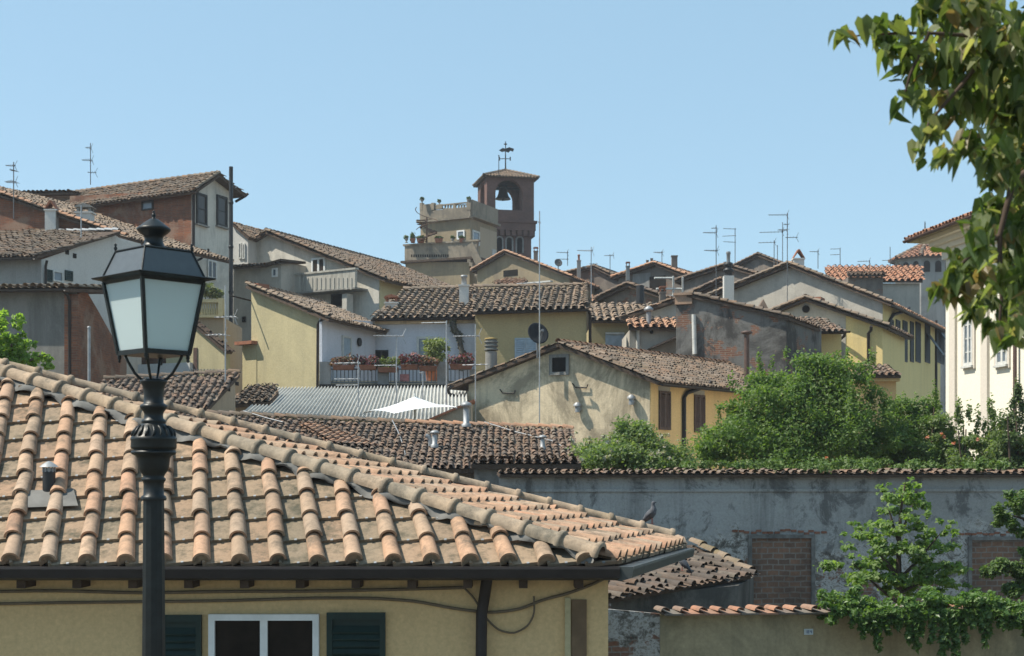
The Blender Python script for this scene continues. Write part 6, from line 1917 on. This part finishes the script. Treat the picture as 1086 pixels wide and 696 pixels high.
# ------------------------------------------------------------------ bushes behind the garden wall
M_petal = leafmat('salmon petal', [(.55, .20, .13), (.60, .28, .20), (.50, .16, .10)], .3)
M_pale = leafmat('pale petal', [(.42, .42, .34), (.36, .33, .26), (.46, .44, .38)], .3)
Lf_bush = leafmat('bush leaf', [(.11, .19, .045), (.15, .235, .06), (.085, .155, .04), (.20, .27, .09), (.125, .205, .052)], .5)
Lf_dark = leafmat('dark bush leaf', [(.075, .12, .04), (.10, .15, .05), (.065, .105, .038), (.13, .18, .065)], .4)
Lf_light = leafmat('grey green leaf', [(.15, .22, .075), (.18, .25, .10), (.12, .19, .065), (.23, .28, .14)], .5)
def blob(px, py, d, rx, ry, n, sub, seed=0):
    """break a big crown into many leafy sub-clumps"""
    out = []
    for i in range(n):
        a = random.uniform(0, 2 * math.pi); q = math.sqrt(random.random())
        x, y = px + rx * q * math.cos(a), py + ry * q * math.sin(a)
        s_ = sub * random.uniform(.6, 1.3)
        out.append(pxclump(x, y, d + random.uniform(-1, 1) * rx * d / F * .7, s_, s_ * random.uniform(.6, .95), s_))
    return out
def ground_stems(px, d, n, spread, top):
    res = []
    for i in range(n):
        b = P(px + random.uniform(-spread, spread) * .3, 600, d); b.z = 0
        t_ = P(px + random.uniform(-spread, spread), top + random.uniform(-8, 10), d + random.uniform(-.6, .6))
        m_ = b.lerp(t_, .5) + V((random.uniform(-.2, .2), 0, 0))
        res.append(([b, m_, t_], [.08, .06, .015]))
    return res
cl = blob(668, 488, 33.5, 58, 16, 30, 17) + blob(668, 470, 33.5, 34, 16, 22, 14) + blob(668, 456, 33.5, 18, 8, 8, 10)
shrub('bush', 'rounded bush with pale flower tufts in front of the grey stained gable', 'bush', cl, 21000, .085, Lf_light, V((2.6, 33.5, 0)), stems=ground_stems(668, 33.5, 7, 45, 468), upb=.6, extra=[([pxclump(640 + random.uniform(-35, 70), 462 + random.uniform(-5, 26), 32.4, 2.4, 2.0, 2.4) for _ in range(26)], 420, .07, M_pale)])
cl = blob(835, 470, 34.5, 92, 28, 46, 24) + blob(850, 430, 34.5, 58, 34, 40, 20) + blob(862, 402, 34.5, 38, 22, 22, 15) + blob(806, 414, 34.5, 22, 14, 9, 12) + blob(905, 395, 34.5, 20, 10, 8, 10) + blob(765, 470, 34, 30, 22, 16, 13) + blob(775, 440, 34.5, 22, 14, 10, 9) + blob(925, 462, 34.5, 34, 26, 22, 13) + blob(930, 425, 34.6, 16, 16, 9, 9)
for i in range(26): cl.append(pxclump(random.uniform(745, 945), random.uniform(400, 470), 33.2, 4, random.uniform(7, 13), 4))
for i in range(14): cl.append(pxclump(random.uniform(800, 930), random.uniform(374, 392), 34.5, 4, random.uniform(6, 12), 4))
shrub('bush', 'largest dark green bush rising over the middle of the garden wall', 'bush', cl, 62000, .085, Lf_bush, V((6.5, 34.5, 0)), stems=ground_stems(845, 34.5, 9, 70, 425), upb=.6, extra=[([pxclump(876, 487, 33.0, 2.2, 2.2)], 14, .07, M_petal)])
cl = blob(960, 475, 35.5, 42, 28, 30, 17) + blob(962, 440, 35.5, 26, 22, 16, 12)
for i in range(16): x = random.uniform(932, 1000); cl.append(pxclump(x, random.uniform(418, 450), 35.5, 4, random.uniform(9, 16), 4))
shrub('bush', 'spiky leaved bush in front of the yellow shuttered facade', 'bush', cl, 20000, .085, Lf_bush, V((9.2, 35.5, 0)), stems=ground_stems(962, 35.5, 6, 35, 440), upb=.6)
cl = blob(1035, 480, 34.8, 46, 22, 34, 13) + blob(995, 468, 35, 18, 24, 12, 10)
for i in range(20): x = random.uniform(1000, 1066); cl.append(pxclump(x, random.uniform(430, 470), 34.8, 3.6, random.uniform(10, 17), 3.6))
shrub('oleander', 'low upright oleander with a few salmon blossoms before the white building', 'shrub', cl, 18000, .085, Lf_light, V((10.7, 34.8, 0)), stems=ground_stems(1035, 34.8, 6, 30, 455), upb=.6, extra=[([pxclump(x, y, 34.0, 2.2, 2.0, 2.2) for x, y in ((998, 460), (1002, 464), (1012, 470), (984, 464), (1037, 466))], 46, .07, M_petal)])
cl = blob(1085, 470, 34.0, 22, 34, 22, 14)
for i in range(10): x = random.uniform(1066, 1100); cl.append(pxclump(x, random.uniform(414, 440), 34, 4, random.uniform(9, 16), 4))
shrub('bush', 'upright dark bush cut by the right edge above the garden wall', 'bush', cl, 12000, .085, Lf_dark, V((11.6, 34, 0)), stems=ground_stems(1085, 34, 5, 18, 440), upb=.6)
cl = blob(900, 494, 30.2, 210, 5, 80, 7)
shrub('creeper', 'fresh green creeping growth along the top of the garden wall', 'plant', cl, 8000, .07, leafmat('fresh leaf', [(.10, .17, .035), (.07, .13, .03), (.14, .20, .06)], .35), V((6.7, 30.2, 0)), upb=.6)
# tree at left behind the near roof
cl = blob(20, 374, 29, 26, 22, 24, 5) + blob(8, 350, 29, 20, 20, 20, 4.5) + blob(44, 382, 29, 14, 9, 9, 4) + blob(-20, 370, 29, 40, 40, 20, 12)
b0_ = P(0, 600, 29); b0_.z = 0
shrub('tree', 'bright green leafy tree showing above the near roof at the left edge', 'tree', cl, 3600, .13, leafmat('bright leaf', [(.24, .36, .08), (.20, .31, .07), (.28, .40, .13), (.17, .26, .06)], .55), b0_, stems=[([b0_, P(4, 440, 29), P(8, 395, 29), P(14, 360, 29)], [.14, .10, .07, .02]), ([P(6, 410, 29), P(26, 385, 29), P(46, 376, 29)], [.05, .03, .012]), ([P(6, 400, 29), P(-12, 370, 29), P(-20, 345, 29)], [.05, .03, .012])], upb=.5)

# sapling behind the low wall
Lf_maple = leafmat('young maple leaf', [(.14, .235, .06), (.18, .27, .075), (.11, .19, .048), (.23, .31, .12), (.15, .24, .065)], .5)
sd = 21.0
def cs_(lst):
    out = []
    for x, y, rx, ry in lst:       # each bough breaks into several loose sprays
        for i in range(5):
            out.append(pxclump(x + random.uniform(-1.25, 1.25) * rx, y + random.uniform(-1.3, 1.1) * ry, sd + random.uniform(-.45, .45), rx * random.uniform(.28, .6), ry * random.uniform(.3, .6)))
    return out
cl = cs_([(958, 522, 15, 9), (948, 535, 22, 10), (965, 540, 16, 9), (950, 552, 20, 11), (962, 560, 15, 9), (968, 512, 8, 5), (940, 516, 9, 4),
          (912, 558, 11, 6), (925, 575, 22, 8), (918, 590, 24, 10), (905, 603, 24, 10), (945, 588, 26, 11), (965, 580, 20, 9), (985, 585, 22, 10), (998, 572, 12, 9), (1000, 600, 20, 10), (975, 605, 28, 12), (940, 612, 28, 12), (915, 622, 28, 12), (890, 598, 12, 6), (905, 565, 10, 4), (1005, 560, 7, 6), (1012, 612, 16, 8), (950, 628, 30, 10), (985, 625, 26, 10)])
fb = P(955, 700, sd); fb.z = 0
st = [([fb, P(954, 640, sd), P(953, 590, sd), P(955, 545, sd), P(960, 512, sd)], [.06, .05, .035, .022, .008])]
for x, y, y0 in ((905, 598, 640), (912, 560, 610), (998, 565, 615), (1005, 598, 630), (925, 575, 615), (985, 582, 615), (940, 530, 575), (968, 535, 570)):
    st.append(([P(953, y0, sd), P((953 + x) / 2, (y0 + y) / 2 + 2, sd), P(x, y, sd)], [.025, .018, .006]))
shrub('sapling', 'young light green maple like sapling growing against the garden wall', 'tree', cl, 5400, .076, Lf_maple, fb, 'lobed', st, upb=.75, shell=.0)
# feathery tree at the right edge
cl = []
for x, y, rx, ry in ((1078, 540, 20, 8), (1065, 552, 14, 6), (1085, 560, 18, 8), (1070, 600, 18, 6), (1055, 606, 14, 5), (1085, 612, 20, 8), (1090, 590, 16, 8), (1080, 528, 12, 5), (1100, 570, 20, 40), (1078, 626, 14, 6)):
    cl += blob(x, y, 20.6, rx, ry, 8, 6)
fb = P(1120, 700, 20.6); fb.z = 0
shrub('feathery_tree', 'feathery leaved young tree cut by the right edge before the second bricked opening', 'tree', cl, 7000, .07, leafmat('feathery leaf', [(.10, .165, .045), (.08, .14, .04), (.13, .19, .065)], .4), fb, 'rhomb', [([fb, P(1112, 600, 20.6), P(1100, 540, 20.6)], [.07, .05, .02]), ([P(1112, 610, 20.6), P(1085, 608, 20.6), P(1058, 606, 20.6)], [.03, .02, .006]), ([P(1108, 575, 20.6), P(1085, 550, 20.6), P(1066, 545, 20.6)], [.03, .02, .006])], upb=.7)
# ivy over the low wall
cl = []
ivd = 18.75
for i in range(190):
    x = random.uniform(872, 1110); y = 644 + random.gauss(0, 7) - 6 * math.sin(x * .045)
    cl.append(pxclump(x, y + (900 - x) * .25 * (x < 900), ivd + random.uniform(-.1, .5), random.uniform(3.5, 9), random.uniform(3, 6), 8))
for x, yb in ((905, 664), (917, 676), (930, 690), (938, 672), (955, 668), (966, 682), (978, 672), (990, 680), (1003, 698), (1012, 700), (1020, 680), (1040, 668), (1048, 686), (1062, 668), (1080, 664), (970, 690), (1000, 688), (925, 668), (1030, 664)):
    y = 650
    while y < yb:
        q_ = 1 - (y - 650) / (yb - 646) * .7
        cl.append(pxclump(x + random.uniform(-2, 2) + (y - 650) * .12 * math.sin(x), y, ivd - .05, 6.5 * q_, 4, 6)); y += 4.2
ib = P(985, 700, ivd + .9); ib.z = 0
shrub('ivy', 'dense dark green ivy spilling over the low boundary wall in trailing strands', 'ivy', cl, 15000, .075, leafmat('ivy leaf', [(.09, .17, .04), (.115, .20, .05), (.07, .14, .034), (.16, .24, .08)], .4, .4), ib, 'rhomb', [([ib, P(980, 660, ivd + .8), P(960, 640, ivd + .4)], [.06, .05, .03]), ([P(980, 660, ivd + .8), P(1040, 640, ivd + .4)], [.05, .03])], upb=.5, droop=.4, shell=.3)

# ------------------------------------------------------------------ lime tree branches close to the camera
Lf_lime = leafmat('lime leaf', [(.07, .115, .032), (.09, .135, .04), (.06, .10, .03), (.13, .17, .06), (.09, .13, .04), (.30, .32, .16), (.065, .11, .032), (.20, .24, .10), (.085, .13, .04), (.065, .11, .03), (.10, .145, .045), (.32, .33, .18), (.20, .15, .08)], .5, .42, (1.0, .97, .42))
cl = []
def lime(x, y, rx, ry, d=5.0, n=1):
    for i in range(n): cl.append(pxclump(x + random.uniform(-.25, .25) * rx, y + random.uniform(-.25, .25) * ry, d + random.uniform(-.5, .5), rx, ry, rx))
for v in ((898, 40, 14, 10), (915, 32, 14, 10), (930, 42, 14, 12), (945, 55, 14, 14), (935, 28, 12, 9), (950, 30, 14, 10), (962, 60, 16, 16), (970, 35, 18, 18), (958, 78, 12, 8), (940, 66, 8, 6), (953, 118, 8, 8), (962, 108, 10, 10), (975, 100, 16, 16), (985, 70, 22, 24), (990, 110, 20, 16), (985, 145, 14, 10), (975, 165, 10, 8), (995, 135, 16, 12), (1000, 168, 14, 10), (1010, 60, 30, 40), (1020, 110, 26, 26), (1020, 20, 36, 24), (990, 10, 24, 14), (1030, 150, 20, 16), (1035, 175, 12, 14), (1050, 60, 40, 50), (1060, 110, 30, 34), (1062, 160, 26, 20), (1078, 40, 30, 50), (1082, 130, 24, 34), (1075, 185, 18, 16), (1055, 195, 12, 10), (1085, 200, 20, 24),
          (1000, 268, 10, 6), (1015, 275, 16, 10), (1005, 300, 16, 12), (995, 312, 12, 8), (1020, 310, 18, 14), (1035, 290, 20, 16), (1030, 240, 14, 10), (1045, 255, 18, 18), (1055, 220, 18, 18), (1070, 250, 22, 24), (1062, 290, 22, 18), (1050, 320, 18, 16), (1030, 330, 12, 12), (1048, 345, 14, 12), (1068, 330, 18, 18), (1085, 300, 18, 40), (1080, 350, 16, 16), (1060, 362, 12, 10), (1075, 228, 20, 20), (1090, 250, 20, 40)):
    lime(*v)
for i in range(26): lime(random.uniform(1095, 1300), random.uniform(-30, 420), 24, 22, random.uniform(4.8, 5.6))
cl_on = cl; cl = []
for i in range(34):
    x, y = random.uniform(985, 1110), random.uniform(-40, 185)
    if y > 40 + (x - 985) * 1.6: continue
    lime(x, y, 26, 24, random.uniform(5.7, 6.6))
for i in range(12): lime(random.uniform(1050, 1110), random.uniform(190, 340), 20, 20, random.uniform(5.6, 6.3))
cl_back = cl; cl = []
for i in range(46):   # unseen leaf clumps added above the frame to shade the upper corner
    y_ = random.uniform(3.8, 6.6); cl.append((V((random.uniform(.95, 2.1), y_, 7 + .319 * y_ + random.uniform(.72, 1.7))), (random.uniform(.2, .32),) * 3))
# the part of the crown above and beside the frame, which shades the branches
for i in range(60):
    y_ = random.uniform(3.6, 7.2); cl.append((V((random.uniform(1.9, 5.2), y_, 7 + .319 * y_ + random.uniform(.75, 3.6))), (random.uniform(.2, .40),) * 3))
tb = V((4.6, 5.6, 0))
lm = thing('lime_tree', 'lime tree branch with drooping heart shaped leaves hanging in at the upper right', 'tree', tb)
mb = MB(); leaf_cloud(mb, cl_on, 2100, .060, 'heart', .45, 0, .0, .75); leaf_cloud(mb, cl_back, 1500, .07, 'heart', .3, 0, .0, .5); leaf_cloud(mb, cl, 12000, .085, 'heart', .15, 0, .1, .45); mb.build('crown', Lf_lime, lm)
mb = MB()
mb.tube([tb, V((4.55, 5.6, 3)), V((4.4, 5.5, 7)), V((4.3, 5.4, 10)), V((4.0, 5.3, 13))], [.30, .24, .20, .15, .06], 12)
mb.build('trunk', simple('grey lime bark', (.11, .095, .08), .95, .1, var=.4), lm)
mb = MB()
def br(pts, r0, r1):
    n_ = len(pts); mb.tube(pts, [r0 + (r1 - r0) * i / (n_ - 1) for i in range(n_)], 6)
br([V((4.35, 5.5, 8.4)), P(1150, 60, 5.2), P(1060, 40, 5.0), P(985, 35, 5.0), P(925, 36, 5.0), P(895, 40, 5.0)], .012, .002)
br([P(1060, 40, 5.0), P(1020, 90, 5.0), P(985, 130, 5.0), P(978, 160, 5.0)], .010, .002)
br([P(985, 35, 5.0), P(965, 80, 5.0), P(955, 115, 5.0)], .008, .002)
br([V((4.42, 5.5, 7.6)), P(1130, 160, 5.0), P(1075, 190, 5.0), P(1060, 250, 5.0), P(1062, 320, 5.0), P(1058, 365, 5.0)], .02, .002)
br([P(1060, 250, 5.0), P(1030, 270, 5.0), P(1000, 300, 5.0), P(988, 314, 5.0)], .009, .002)
mb.build('branch', M_wood, lm)
# ------------------------------------------------------------------ thin summer haze
hz = bpy.data.materials.new('thin haze'); hz.use_nodes = True
hn = hz.node_tree; hn.nodes.remove(hn.nodes['Principled BSDF'])
pv = hn.nodes.new('ShaderNodeVolumePrincipled')
pv.inputs['Color'].default_value = (.86, .92, 1.0, 1)
pv.inputs['Density'].default_value = .00045
pv.inputs['Anisotropy'].default_value = .2
hn.links.new(pv.outputs[0], hn.nodes['Material Output'].inputs['Volume'])
mb = MB(); mb.box((0, 80, 22), 220, 190, 46)
ho_ = mb.build('haze', hz); ho_['kind'] = 'stuff'
